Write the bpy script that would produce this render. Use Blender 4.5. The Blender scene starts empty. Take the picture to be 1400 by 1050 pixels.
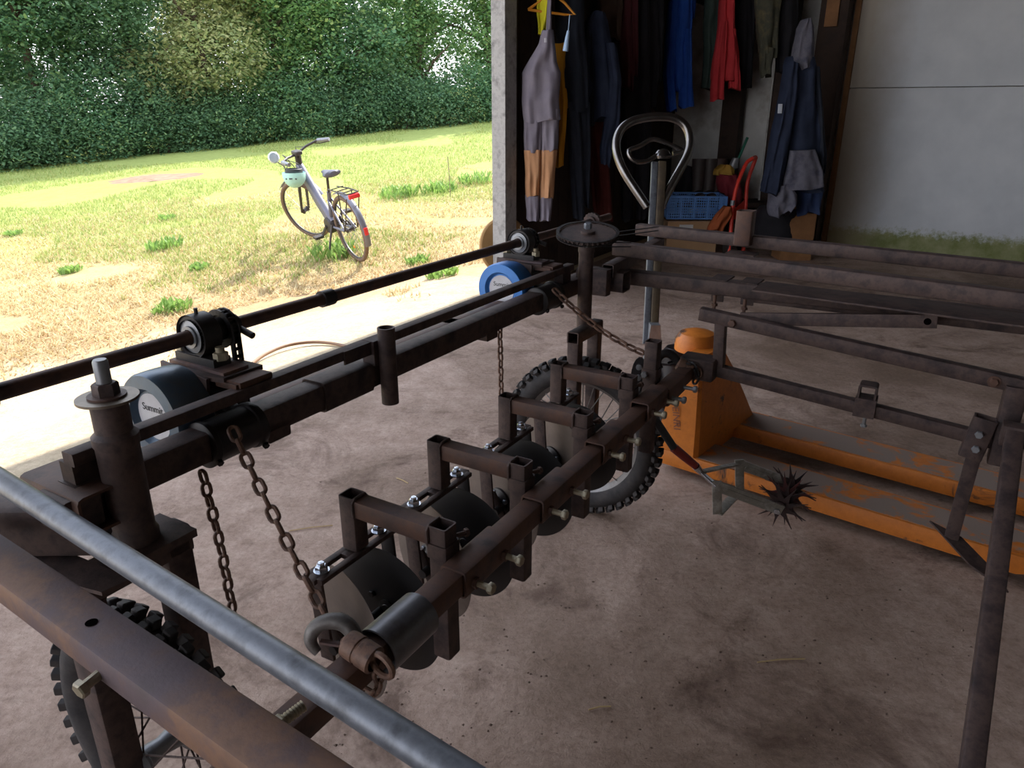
import bpy, math, random
from mathutils import Vector, Matrix, Quaternion, noise
random.seed(7)
SC = bpy.context.scene
COL = SC.collection
R = math.radians
# ------------------------------------------------------------------ camera
TH = math.atan(.375); CT, ST = math.cos(TH), math.sin(TH); CAMH = 1.2
cam_d = bpy.data.cameras.new('camera'); cam = bpy.data.objects.new('camera', cam_d); COL.objects.link(cam)
cam_d.sensor_fit = 'HORIZONTAL'; cam_d.sensor_width = 36.0; cam_d.lens = 36.0 * 1000.0 / 1400.0
cam_d.clip_start = .02; cam_d.clip_end = 300
cam.location = (0, 0, CAMH); cam.rotation_euler = (R(90) - TH, 0, 0)
SC.camera = cam
# ------------------------------------------------------------------ sky and sun
world = bpy.data.worlds.new('sky'); SC.world = world; world.use_nodes = True
wn = world.node_tree.nodes; wl = world.node_tree.links
for n in list(wn): wn.remove(n)
wo = wn.new('ShaderNodeOutputWorld'); wb = wn.new('ShaderNodeBackground'); wr = wn.new('ShaderNodeValToRGB')
wt = wn.new('ShaderNodeTexCoord'); ws = wn.new('ShaderNodeSeparateXYZ')
wl.new(wt.outputs['Generated'], ws.inputs[0]); wl.new(ws.outputs['Z'], wr.inputs[0])
wr.color_ramp.elements[0].position = 0.0; wr.color_ramp.elements[0].color = (.95, .96, 1.0, 1)
wr.color_ramp.elements[1].position = .8; wr.color_ramp.elements[1].color = (.64, .74, .93, 1)
wl.new(wr.outputs[0], wb.inputs[0]); wb.inputs[1].default_value = 1.15; wl.new(wb.outputs[0], wo.inputs[0])
SUN_DIR = Vector((.34, .62, .71)).normalized()          # towards the sun
sd = bpy.data.lights.new('sun', 'SUN'); sd.energy = 3.7; sd.angle = R(.53); sd.color = (1.0, .95, .86)
so = bpy.data.objects.new('sun', sd); COL.objects.link(so); so.location = (6, 18, 24)
so.rotation_euler = SUN_DIR.to_track_quat('Z', 'Y').to_euler()
vs = SC.view_settings; vs.view_transform = 'Standard'; vs.look = 'None'; vs.gamma = 1; vs.use_curve_mapping = False
vs.exposure = 1.6
# ------------------------------------------------------------------ layout measures
def gd(px, py, d):                                        # photo pixel and distance along the axis -> point
    u, v = (px - 700) / 1000., (525 - py) / 1000.
    return Vector((u * d, (CT + v * ST) * d, CAMH + (-ST + v * CT) * d))
def gz(px, py, z):
    v = (525 - py) / 1000.
    return gd(px, py, (z - CAMH) / (-ST + v * CT))
MO = Vector((.232, 2.05, 0)); AX = Vector((.515, .857, 0)).normalized(); BX = Vector((AX.y, -AX.x, 0))
MROT = math.atan2(BX.y, BX.x)
def L(a, b, z): return Vector((b, a, z))                  # machine frame: a along the tool bar, b across it
def W(a, b, z): return MO + AX * a + BX * b + Vector((0, 0, z))
def AB(p): q = Vector(p) - MO; return q.dot(AX), q.dot(BX)
# ------------------------------------------------------------------ mesh builder
def frame_of(d, up=None):
    d = Vector(d).normalized()
    u = Vector(up) if up is not None else Vector((0, 0, 1))
    if abs(d.dot(u.normalized())) > .99: u = Vector((0, 1, 0)) if abs(d.y) < .9 else Vector((1, 0, 0))
    x = u.cross(d).normalized(); y = d.cross(x).normalized()
    return x, y, d
class MB:
    def __init__(s): s.v = []; s.f = []
    def add(s, vs_, fs):
        n = len(s.v); s.v += [tuple(v) for v in vs_]; s.f += [tuple(i + n for i in f) for f in fs]; return s
    def loft(s, rings, caps=(True, True), closed=True, loop=False):
        n = len(rings[0]); vs_ = [p for r in rings for p in r]; fs = []; m = len(rings)
        for i in range(m if loop else m - 1):
            j = (i + 1) % m
            for k in range(n if closed else n - 1):
                k2 = (k + 1) % n
                fs.append((i * n + k, i * n + k2, j * n + k2, j * n + k))
        if not loop:
            if caps[0]: fs.append(tuple(range(n - 1, -1, -1)))
            if caps[1]: fs.append(tuple((m - 1) * n + k for k in range(n)))
        return s.add(vs_, fs)
    def tube(s, pts, r, seg=10, loop=False, caps=(True, True), up=None):
        pts = [Vector(p) for p in pts]; n = len(pts); rings = []
        rs = r if isinstance(r, (list, tuple)) else [r] * n
        prev = None
        for i in range(n):
            if loop: t = pts[(i + 1) % n] - pts[i - 1]
            else: t = pts[min(i + 1, n - 1)] - pts[max(i - 1, 0)]
            t.normalize()
            if prev is None: x, y, _ = frame_of(t, up)
            else:
                x = prev - t * prev.dot(t)
                x = x.normalized() if x.length > 1e-6 else frame_of(t)[0]
                y = t.cross(x)
            prev = x
            rings.append([pts[i] + (x * math.cos(2 * math.pi * k / seg) + y * math.sin(2 * math.pi * k / seg)) * rs[i] for k in range(seg)])
        return s.loft(rings, caps, True, loop)
    def cyl(s, p0, p1, r0, r1=None, seg=20): return s.tube([p0, p1], [r0, r0 if r1 is None else r1], seg)
    def pipe(s, p0, p1, r, wall=.003, seg=24):            # hollow round tube
        x, y, d = frame_of(Vector(p1) - Vector(p0)); p0 = Vector(p0); p1 = Vector(p1)
        c = lambda p, q: [p + (x * math.cos(2 * math.pi * k / seg) + y * math.sin(2 * math.pi * k / seg)) * q for k in range(seg)]
        return s.loft([c(p0, r), c(p1, r), c(p1, r - wall), c(p0, r - wall)], loop=True)
    def prof(s, w, h, r, n=3):
        out = []
        for cx, cy, a0 in ((w/2-r, h/2-r, 0), (-w/2+r, h/2-r, 90), (-w/2+r, -h/2+r, 180), (w/2-r, -h/2+r, 270)):
            for k in range(n): a = R(a0 + 90 * k / (n - 1)); out.append((cx + r * math.cos(a), cy + r * math.sin(a)))
        return out
    def bar(s, p0, p1, w, h=None, r=None, up=None):       # solid bar with rounded edges; w across, h along up
        h = h or w; r = r if r is not None else min(w, h) * .12
        x, y, d = frame_of(Vector(p1) - Vector(p0), up); P = s.prof(w, h, r)
        return s.loft([[Vector(p) + x * u + y * v for u, v in P] for p in (p0, p1)])
    def sq(s, p0, p1, w, h=None, wall=.003, up=None, r=None):   # hollow square tube, open ends
        h = h or w; r = r if r is not None else min(w, h) * .14
        x, y, d = frame_of(Vector(p1) - Vector(p0), up); P = s.prof(w, h, r); Q = s.prof(w - 2*wall, h - 2*wall, max(r - wall, .0006))
        ring = lambda p, pr: [Vector(p) + x * u + y * v for u, v in pr]
        return s.loft([ring(p0, P), ring(p1, P), ring(p1, Q), ring(p0, Q)], loop=True)
    def box(s, c, size, rot=None, ch=.0):
        sx, sy, sz = [q / 2 for q in size]; M_ = rot or Matrix.Identity(3); c = Vector(c)
        if ch > 0:
            P = s.prof(size[0], size[1], ch)
            P2 = s.prof(size[0] - 2*ch*.6, size[1] - 2*ch*.6, ch*.6)
            return s.loft([[c + M_ @ Vector((u, v, z)) for u, v in pr] for pr, z in ((P2, -sz), (P, -sz + ch*.6), (P, sz - ch*.6), (P2, sz))])
        vs_ = [c + M_ @ Vector((x * sx, y * sy, z * sz)) for z in (-1, 1) for x, y in ((-1, -1), (1, -1), (1, 1), (-1, 1))]
        return s.add(vs_, [(3, 2, 1, 0), (4, 5, 6, 7), (0, 1, 5, 4), (1, 2, 6, 5), (2, 3, 7, 6), (3, 0, 4, 7)])
    def lathe(s, c, axis, prof, seg=32, closed=False, ref=None):   # prof: (radius, distance along axis)
        x, y, d = frame_of(axis, ref); c = Vector(c)
        rings = [[c + d * t + (x * math.cos(2*math.pi*k/seg) + y * math.sin(2*math.pi*k/seg)) * max(r, 1e-5) for k in range(seg)] for r, t in prof]
        return s.loft(rings, loop=closed)
    def prism(s, poly, o, X, Y, t):                       # flat polygon with thickness t along X x Y, centred
        o = Vector(o); X = Vector(X).normalized(); Y = Vector(Y).normalized(); N = X.cross(Y).normalized() * (t / 2)
        n = len(poly)
        vs_ = [o + X*u + Y*v - N for u, v in poly] + [o + X*u + Y*v + N for u, v in poly]
        return s.add(vs_, [tuple(range(n-1, -1, -1)), tuple(range(n, 2*n))] + [(k, (k+1) % n, n+(k+1) % n, n+k) for k in range(n)])
    def hexbolt(s, p, d, r=.008, hh=.006, shank=0, sr=None):   # hex head at p pointing along d, shank backwards
        p = Vector(p); d = Vector(d).normalized()
        s.lathe(p, d, [(r * .96, 0), (r, hh * .15), (r, hh * .8), (r * .85, hh)], 6)
        if shank: s.cyl(p - d * shank, p, sr or r * .55, seg=10)
        return s
    def mesh(s, name, mat=None, smooth=35, off=None):
        me = bpy.data.meshes.new(name)
        vs_ = s.v if off is None else [(v[0]-off[0], v[1]-off[1], v[2]-off[2]) for v in s.v]
        me.from_pydata(vs_, [], s.f); me.validate(); me.update()
        import bmesh as _b
        bm = _b.new(); bm.from_mesh(me); _b.ops.recalc_face_normals(bm, faces=bm.faces); bm.to_mesh(me); bm.free()
        if mat: me.materials.append(mat)
        if smooth: me.shade_smooth(); me.set_sharp_from_angle(angle=R(smooth))
        return me
def tag(o, label=None, cat=None, group=None, kind=None):
    for k, v in (('label', label), ('category', cat), ('group', group), ('kind', kind)):
        if v: o[k] = v
    return o
def link(name, me, parent=None):
    o = bpy.data.objects.new(name, me); COL.objects.link(o)
    if parent: o.parent = parent
    return o
class T:                                                  # a thing: an Empty at its base; parts in its own frame
    def __init__(s, name, label, cat, base, group=None, machine=False):
        s.e = bpy.data.objects.new(name, None); COL.objects.link(s.e); s.e.empty_display_size = .1
        s.off = Vector(L(*base)) if machine else Vector(base)
        if machine: s.e.location = W(*base); s.e.rotation_euler = (0, 0, MROT)
        else: s.e.location = base
        tag(s.e, label, cat, group)
    def part(s, name, mb, mat, parent=None, smooth=35, label=None):
        o = link(name, mb.mesh(name, mat, smooth, s.off), parent or s.e)
        if label: o['label'] = label
        return o
    def inst(s, name, me, M_, parent=None):               # shared mesh placed by a matrix in the build frame
        o = link(name, me, parent or s.e)
        o.matrix_local = Matrix.Translation(-s.off) @ M_
        return o
def struct(name, mb, mat, smooth=None, parent=None):
    o = link(name, mb.mesh(name, mat, smooth), parent)
    if not parent: o['kind'] = 'structure'
    return o
def one(name, mb, mat, label, cat, base=(0, 0, 0), group=None, kind=None, smooth=35, machine=False):
    off = Vector(L(*base)) if machine else Vector(base)
    o = link(name, mb.mesh(name, mat, smooth, off))
    if machine: o.location = W(*base); o.rotation_euler = (0, 0, MROT)
    else: o.location = base
    return tag(o, label, cat, group, kind)
def dup(root, loc, label=None):
    r = root.copy(); COL.objects.link(r); r.location = loc
    if label: r['label'] = label
    for ch in root.children:
        c = ch.copy(); COL.objects.link(c); c.parent = r
        for g in ch.children: d = g.copy(); COL.objects.link(d); d.parent = c
    return r
def text_mesh(body, size, mat, ext=.0004):
    cu = bpy.data.curves.new('lettering', 'FONT'); cu.body = body; cu.size = size; cu.extrude = ext
    cu.align_x = 'CENTER'; cu.align_y = 'CENTER'
    tmp = bpy.data.objects.new('lettering', cu); COL.objects.link(tmp)
    bpy.context.view_layer.update()
    me = bpy.data.meshes.new_from_object(tmp.evaluated_get(bpy.context.evaluated_depsgraph_get()))
    bpy.data.objects.remove(tmp); me.materials.clear(); me.materials.append(mat); return me
# ------------------------------------------------------------------ materials
def lin(c):
    f = lambda u: ((u / 255.) / 12.92) if u / 255. <= .04045 else (((u / 255.) + .055) / 1.055) ** 2.4
    return tuple(f(u) for u in c) + (1,)
def NT(name):
    m = bpy.data.materials.new(name); m.use_nodes = True; nt = m.node_tree
    b = nt.nodes['Principled BSDF']; return m, nt, nt.nodes, nt.links, b
def ramp(nt, src, stops):
    r = nt.nodes.new('ShaderNodeValToRGB'); e = r.color_ramp.elements
    while len(e) < len(stops): e.new(.5)
    for q, (p, c) in zip(e, stops): q.position = p; q.color = c if len(c) == 4 else (*c, 1)
    nt.links.new(src, r.inputs[0]); return r
def noi(nt, scale, detail=5, rough=.6, coord='Object', dist=0, vec=None):
    n = nt.nodes.new('ShaderNodeTexNoise'); n.inputs['Scale'].default_value = scale; n.inputs['Detail'].default_value = detail
    n.inputs['Roughness'].default_value = rough; n.inputs['Distortion'].default_value = dist
    if vec is None:
        t = nt.nodes.new('ShaderNodeTexCoord'); vec = t.outputs[coord]
    nt.links.new(vec, n.inputs['Vector']); return n
def bump(nt, b, src, strength, dist=.01):
    q = nt.nodes.new('ShaderNodeBump'); q.inputs['Strength'].default_value = strength; q.inputs['Distance'].default_value = dist
    nt.links.new(src, q.inputs['Height']); nt.links.new(q.outputs[0], b.inputs['Normal']); return q
def mixc(nt, fac, a, b):
    m = nt.nodes.new('ShaderNodeMix'); m.data_type = 'RGBA'
    if hasattr(fac, 'name') or not isinstance(fac, (int, float)): nt.links.new(fac, m.inputs['Factor'])
    else: m.inputs['Factor'].default_value = fac
    for s_, q in ((6, a), (7, b)):
        if isinstance(q, tuple): m.inputs[s_].default_value = q
        else: nt.links.new(q, m.inputs[s_])
    return m.outputs[2]
def M(name, cols, scale=10, rough=.6, metal=0, bmp=.15, bscale=60, spec=.5, coord='Object', detail=6, bd=.004):
    m, nt, N_, K, b = NT(name)
    b.inputs['Roughness'].default_value = rough; b.inputs['Metallic'].default_value = metal
    b.inputs['Specular IOR Level'].default_value = spec
    cols = [lin(c) for c in cols]
    if len(cols) == 1: b.inputs['Base Color'].default_value = cols[0]
    else:
        n = noi(nt, scale, detail, .65, coord)
        st = [(.32 + .36 * i / (len(cols) - 1), c) for i, c in enumerate(cols)]
        K.new(ramp(nt, n.outputs['Fac'], st).outputs[0], b.inputs['Base Color'])
    if bmp: bump(nt, b, noi(nt, bscale, 4, .6, coord).outputs['Fac'], bmp, bd)
    return m
RUST = M('rusted_steel', [(46, 38, 38), (66, 53, 51), (82, 66, 61), (58, 48, 47)], 22, .62, .25, .35, 220, .4, bd=.001)
RUST2 = M('brown_rust', [(70, 52, 45), (92, 66, 54), (80, 60, 54), (60, 48, 45)], 16, .6, .2, .35, 200, .4, bd=.001)
RUST3 = M('orange_rust', [(104, 80, 68), (120, 90, 72), (98, 78, 74), (90, 76, 80), (84, 72, 74)], 7, .65, .1, .4, 160, .35, bd=.001)
DARK = M('black_grease_steel', [(28, 26, 27), (44, 38, 38)], 30, .5, .3, .3, 150, .5, bd=.001)
BLACKD = M('black_disc', [(22, 22, 24), (32, 30, 31)], 12, .42, .0, .1, 200, .5, bd=.0006)
CHAINM = M('rusty_chain_steel', [(82, 60, 52), (116, 86, 70), (72, 56, 52)], 60, .6, .12, .3, 300, .5, bd=.0006)
GALV = M('galvanised_steel', [(88, 91, 98), (108, 112, 120), (76, 78, 84)], 26, .42, .4, .12, 90, .5, bd=.0008)
BRIGHT = M('bright_zinc', [(190, 195, 205), (215, 220, 228)], 40, .22, .95, .05, 200)
BRASS = M('yellow_zinc_bolt', [(160, 150, 126), (126, 116, 98)], 60, .4, .35, .1, 200)
RUBBER = M('tyre_rubber', [(38, 36, 37), (52, 49, 49), (66, 60, 58)], 22, .8, 0, .3, 200, .3, bd=.001)
RIMM = M('grey_rim', [(130, 126, 124), (104, 98, 94)], 20, .45, .4, .1, 120)
ALU = M('brushed_aluminium', [(140, 142, 146), (118, 118, 120)], 20, .42, .5, .1, 120)
HOLEM = M('hole_shade_black', [(8, 7, 7)], rough=1, bmp=0, spec=.0)  # black standing in for the shade inside drilled holes
PLAST = M('dark_plastic', [(36, 38, 42)], 10, .5, 0, .05, 120)
# ================================================================== the setting
def concrete():
    m, nt, N_, K, b = NT('dusty_concrete')
    n1 = noi(nt, .9, 6, .62, dist=.4); n2 = noi(nt, 9, 8, .75); n3 = noi(nt, 60, 4, .7); n4 = noi(nt, 2.6, 5, .7, dist=1.2)
    base = ramp(nt, n2.outputs['Fac'], [(.3, lin((146, 122, 106))), (.5, lin((172, 147, 132))), (.72, lin((188, 165, 149)))])
    st = ramp(nt, n1.outputs['Fac'], [(.46, (0, 0, 0)), (.64, (1, 1, 1))])
    c1 = mixc(nt, st.outputs[0], base.outputs[0], lin((126, 104, 88)))
    st2 = ramp(nt, n4.outputs['Fac'], [(.52, (0, 0, 0)), (.68, (.85, .85, .85))])
    c2 = mixc(nt, st2.outputs[0], c1, lin((104, 82, 70)))
    fl = ramp(nt, n3.outputs['Fac'], [(.3, (.68, .66, .64)), (.56, (1, 1, 1))])
    mm = N_.new('ShaderNodeMix'); mm.data_type = 'RGBA'; mm.blend_type = 'MULTIPLY'; mm.inputs[0].default_value = .8
    K.new(c2, mm.inputs[6]); K.new(fl.outputs[0], mm.inputs[7]); K.new(mm.outputs[2], b.inputs['Base Color'])
    b.inputs['Roughness'].default_value = .8; b.inputs['Specular IOR Level'].default_value = .25
    bump(nt, b, noi(nt, 26, 8, .75).outputs['Fac'], .5, .02)
    return m
CONC = concrete()
def yard():
    m, nt, N_, K, b = NT('dusty_yard_and_dry_grass')
    g = N_.new('ShaderNodeNewGeometry'); d = N_.new('ShaderNodeVectorMath'); d.operation = 'DOT_PRODUCT'
    K.new(g.outputs['Position'], d.inputs[0]); d.inputs[1].default_value = (-.303, .953, 0)
    nn = noi(nt, .55, 6, .7, 'Object', .6); n2 = noi(nt, 5, 6, .7); n3 = noi(nt, 40, 4, .7)
    off = N_.new('ShaderNodeMath'); off.operation = 'MULTIPLY_ADD'; K.new(nn.outputs['Fac'], off.inputs[0]); off.inputs[1].default_value = 3.0
    K.new(d.outputs['Value'], off.inputs[2])          # distance out + noise
    base = 5.327 + 1.5
    mr = N_.new('ShaderNodeMapRange'); K.new(off.outputs[0], mr.inputs[0]); mr.inputs[1].default_value = base - 1.0; mr.inputs[2].default_value = base + 11
    rr = ramp(nt, mr.outputs[0], [(0, lin((202, 184, 158))), (.10, lin((198, 176, 146))), (.17, lin((182, 152, 116))), (.34, lin((182, 164, 118))), (.55, lin((160, 162, 96))), (1, lin((150, 160, 92)))])
    v = ramp(nt, n2.outputs['Fac'], [(.3, (.80, .78, .74)), (.6, (1, 1, 1))])
    w = ramp(nt, n3.outputs['Fac'], [(.3, (.78, .78, .76)), (.6, (1, 1, 1))])
    for q, src in ((.85, v), (.8, w)):
        mm = N_.new('ShaderNodeMix'); mm.data_type = 'RGBA'; mm.blend_type = 'MULTIPLY'; mm.inputs[0].default_value = q
        K.new(rr.outputs[0] if src is v else last, mm.inputs[6]); K.new(src.outputs[0], mm.inputs[7]); last = mm.outputs[2]
    K.new(last, b.inputs['Base Color']); b.inputs['Roughness'].default_value = .95; b.inputs['Specular IOR Level'].default_value = .1
    bump(nt, b, noi(nt, 9, 8, .75).outputs['Fac'], .7, .05)
    return m
YARD = yard()
def sstep(x): x = max(0, min(1, x)); return x * x * (3 - 2 * x)
def tz(x, y):
    a, b = AB((x, y, 0)); d = -(b + 1.72)
    k = sstep((d - .2) / 2.0)
    z = -.236 + .0656 * (x + 1.55) + .0588 * (y - 7.37)
    far = math.hypot(x, y)
    if far > 26: z -= .0  
    z = z * k + .085 * math.exp(-((x + 2.35)**2 + (y - 8.45)**2) / 1.1) * sstep(d / 1.5)
    z += sstep((d - 1) / 2) * (.03 * noise.noise((x * .7, y * .7, 3)) + .012 * noise.noise((x * 2.6, y * 2.6, 9)))
    return z - .004
def terrain():
    mb = MB(); bs = [-1.70]; st = .12
    while bs[-1] > -46: bs.append(bs[-1] - st); st = min(st * 1.05, 1.6)
    as_ = [-26 + 76 * i / 190 for i in range(191)]
    vs_ = []; 
    for b_ in bs:
        for a_ in as_: p = W(a_, b_, 0); vs_.append((p.x, p.y, tz(p.x, p.y)))
    n = len(as_); fs = [(i*n+k, i*n+k+1, (i+1)*n+k+1, (i+1)*n+k) for i in range(len(bs)-1) for k in range(n-1)]
    mb.add(vs_, fs); return struct('floor_yard', mb, YARD, 60)
terrain()
def slab(name, a0, a1, b0, b1, z0, z1, mat, parent=None):
    mb = MB(); vs_ = [W(a, b, z) for z in (z0, z1) for a, b in ((a0, b0), (a1, b0), (a1, b1), (a0, b1))]
    mb.add(vs_, [(3, 2, 1, 0), (4, 5, 6, 7), (0, 1, 5, 4), (1, 2, 6, 5), (2, 3, 7, 6), (3, 0, 4, 7)])
    return struct(name, mb, mat, None, parent)
slab('floor', -7, 5.75, -1.70, 8, -.15, 0, CONC)
WOODD = M('dark_old_wood', [(44, 35, 31), (62, 48, 41), (52, 42, 38)], 8, .8, 0, .4, 60, .3)
WOODM = M('bare_timber', [(120, 84, 54), (140, 100, 66)], 9, .75, 0, .3, 60, .3)
SHEET = M('grey_sheet_metal', [(96, 98, 100), (112, 112, 112)], 6, .6, .3, .1, 40, .4)
OFFW = M('dirty_white_board', [(150, 146, 140), (176, 174, 170), (120, 112, 104)], 3, .75, 0, .15, 40, .3)
POSTM = M('weathered_grey_post', [(136, 134, 134), (160, 158, 156), (120, 118, 118)], 14, .75, .1, .3, 90, .3)
def panelmat():
    m, nt, N_, K, b = NT('white_insulated_panel')
    n1 = noi(nt, 3, 5, .6); n2 = noi(nt, 26, 6, .75); n3 = noi(nt, 5, 5, .7)
    g = N_.new('ShaderNodeNewGeometry'); s = N_.new('ShaderNodeSeparateXYZ'); K.new(g.outputs['Position'], s.inputs[0])
    base = ramp(nt, n1.outputs['Fac'], [(.3, lin((196, 200, 205))), (.7, lin((212, 215, 219)))])
    ad = N_.new('ShaderNodeMath'); ad.operation = 'MULTIPLY_ADD'; K.new(n2.outputs['Fac'], ad.inputs[0]); ad.inputs[1].default_value = -.26; K.new(s.outputs['Z'], ad.inputs[2])
    al = ramp(nt, ad.outputs[0], [(0, (1, 1, 1)), (.012, (.9, .9, .9)), (.075, (0, 0, 0))])
    gc = ramp(nt, n3.outputs['Fac'], [(.35, lin((112, 120, 66))), (.6, lin((146, 148, 108)))])
    c = mixc(nt, al.outputs[0], base.outputs[0], gc.outputs[0])
    # brown stain running down along the free edge
    d = N_.new('ShaderNodeVectorMath'); d.operation = 'DOT_PRODUCT'; K.new(g.outputs['Position'], d.inputs[0]); d.inputs[1].default_value = tuple(BX)
    b0 = MO.dot(BX) - .19
    ed = N_.new('ShaderNodeMath'); ed.operation = 'MULTIPLY_ADD'; K.new(n3.outputs['Fac'], ed.inputs[0]); ed.inputs[1].default_value = .16; K.new(d.outputs['Value'], ed.inputs[2])
    er = N_.new('ShaderNodeMapRange'); K.new(ed.outputs[0], er.inputs[0]); er.inputs[1].default_value = b0 + .2; er.inputs[2].default_value = b0 + .55; er.inputs[3].default_value = .75; er.inputs[4].default_value = 0
    c = mixc(nt, er.outputs[0], c, lin((150, 132, 104)))
    K.new(c, b.inputs['Base Color']); b.inputs['Roughness'].default_value = .55; b.inputs['Specular IOR Level'].default_value = .3
    bump(nt, b, noi(nt, 90, 3).outputs['Fac'], .08, .002)
    return m
PANEL = panelmat()
# end wall of the barn: white sandwich panels, one over the other, with an open joint
slab('wall_end', 5.68, 5.76, -.19, 8, 0, 3.3, OFFW)
we = bpy.data.objects['wall_end']
for z0, z1 in ((.0, 1.372), (1.380, 2.72), (2.728, 3.3)): slab('panel', 5.60, 5.678, -.17, 8, z0, z1, PANEL, we)
slab('trim_1', 5.56, 5.70, -.215, -.172, 0, 3.3, WOODM)
slab('wall_niche', 5.70, 5.78, -1.8, -.17, 0, 3.3, M('pale_niche_board', [(200, 198, 194), (214, 212, 208), (176, 170, 162)], 3, .7, 0, .1, 40, .3))
slab('wall_side', 2.46, 5.75, -1.86, -1.80, 0, 3.3, WOODD)
ws_ = bpy.data.objects['wall_side']
for i in range(22): slab('board', 2.46 + .15 * i, 2.46 + .15 * i + .143, -1.80, -1.782, 0, 3.3, WOODD, ws_)
slab('wall_corner', 2.32, 2.46, -1.815, -1.715, 0, 3.3, POSTM)
slab('ceiling', -6.0, 9.5, -2.05, 7, 3.3, 3.4, WOODD)  # unseen roof, eave and extent set for the shade they cast
slab('wall_back_light_block', -4.6, -4.5, .6, 5.3, 0, 3.3, OFFW)  # unseen wall added to block light from behind the camera
slab('wall_right_light_block', -6, 5.7, 5.2, 5.3, 0, 3.3, OFFW)  # unseen wall added so light comes mainly from the left opening
# posts in the clothes corner
for k, (a, b, w_, mt) in enumerate(((5.55, -1.16, .17, WOODD), (5.50, -.72, .15, WOODD), (5.42, -.34, .22, WOODD))):
    slab('trim_%d' % (k + 2), a - w_/2, a + w_/2, b - w_/2, b + w_/2, 0, 3.3, mt)
slab('trim_5', 5.398, 5.418, -.80, -.785, .3, 3.3, OFFW)
slab('trim_6', 5.28, 5.34, -.40, -.30, 1.85, 3.3, WOODM)
# ================================================================== grass, weeds
def bladeset(name, n, region, col, h, w, label, lean=.5):
    mb = MB(); V, Fs = [], []
    rnd = random.Random(hash(name) & 255 if False else len(name) * 31)
    tries = 0
    while len(Fs) < n and tries < n * 30:
        tries += 1
        p = region(rnd)
        if p is None: continue
        x, y, hh = p; z = tz(x, y); t = rnd.random() * 6.283; H_ = h * hh * (.5 + rnd.random()); ww = w * (.6 + .8 * rnd.random())
        lx, ly = math.cos(t + 1.3) * H_ * lean * rnd.random() * 2, math.sin(t + 1.3) * H_ * lean * rnd.random() * 2
        k = len(V)
        V += [(x - math.cos(t)*ww, y - math.sin(t)*ww, z - .004), (x + math.cos(t)*ww, y + math.sin(t)*ww, z - .004), (x + lx, y + ly, z + H_)]
        Fs.append((k, k+1, k+2))
    me = bpy.data.meshes.new(name); me.from_pydata(V, [], Fs); me.materials.append(col)
    return tag(link(name, me), label, 'grass', None, 'stuff')
def leafmat(name, cols, trans=.35, rough=.6):
    m, nt, N_, K, b = NT(name)
    g = N_.new('ShaderNodeNewGeometry')
    r = ramp(nt, g.outputs['Random Per Island'], [(i / max(1, len(cols) - 1), lin(c)) for i, c in enumerate(cols)])
    K.new(r.outputs[0], b.inputs['Base Color']); b.inputs['Roughness'].default_value = rough; b.inputs['Specular IOR Level'].default_value = .3
    tr = N_.new('ShaderNodeBsdfTranslucent'); K.new(r.outputs[0], tr.inputs['Color'])
    mx = N_.new('ShaderNodeMixShader'); mx.inputs[0].default_value = trans
    K.new(b.outputs[0], mx.inputs[1]); K.new(tr.outputs[0], mx.inputs[2]); K.new(mx.outputs[0], N_['Material Output'].inputs[0])
    return m
STRAW = leafmat('dry_grass', [(200, 178, 130), (176, 148, 106), (208, 194, 146), (156, 128, 90)], .25)
GREEN = leafmat('green_grass', [(140, 156, 84), (166, 172, 100), (118, 142, 70), (190, 182, 120)], .35)
WEED = leafmat('weed_leaf', [(120, 152, 76), (140, 170, 90), (106, 136, 70)], .4)
def EE(x, y): return -.303*(x + 3.3) + .953*(y - 4.54)
def reg(dmin, dmax, thr, seed, sign=1, sc=.5):
    def f(r):
        # denser near the viewer: pick by distance, inside the wedge seen through the opening
        y = 4.0 + 24 * r.random() ** 1.4; x = -(.76 * y + 1.5) * r.random() + .6 + .02 * y
        if AB((x, y, 0))[1] > -2.1: return None
        d = EE(x, y)
        d += .9 * noise.noise((x * .9, y * .9, 7.7)) + .5 * noise.noise((x * 3, y * 3, 2.2))
        if d < dmin + 1.1 * r.random() or d > dmax: return None
        v = noise.noise((x * sc, y * sc, seed))
        if sign * v < thr + (.25 if d < dmin + .8 else 0): return None
        return x, y, 1
    return f
bladeset('dry_grass', 52000, reg(-.2, 8, -.30, 1.5, 1, .9), STRAW, .035, .006, 'dry straw-coloured grass on the ground between yard and green field', 1.2)
bladeset('meadow_grass', 90000, reg(1.6, 40, -.22, 4.5, 1, .45), GREEN, .045, .007, 'short green grass of the field beyond the bicycle', .6)
def weed(x, y, s, k):
    rnd = random.Random(k); V, Fs = [], []
    for i in range(int(60 + 60 * s)):
        t = rnd.random() * 6.283; rr = s * .22 * math.sqrt(rnd.random()); cx, cy = x + rr*math.cos(t), y + rr*math.sin(t)
        H_ = s * (.05 + .11 * rnd.random()); u = rnd.random() * 6.283; w_ = .008 + .014 * rnd.random()
        z = tz(cx, cy); q = len(V); ex, ey = cx + math.cos(u)*H_*.6, cy + math.sin(u)*H_*.6; nx, ny = -math.sin(u)*w_, math.cos(u)*w_
        mx_, my_ = (cx+ex)/2, (cy+ey)/2
        V += [(cx, cy, z-.005), (mx_+nx, my_+ny, z+H_*.7), (ex, ey, z+H_), (mx_-nx, my_-ny, z+H_*.7)]; Fs.append((q, q+1, q+2, q+3))
    V = [(a-x, b-y, c-tz(x, y)) for a, b, c in V]
    me = bpy.data.meshes.new('weed_clump'); me.from_pydata(V, [], Fs); me.materials.append(WEED)
    o = link('weed_clump', me); o.location = (x, y, tz(x, y)); return o
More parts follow.
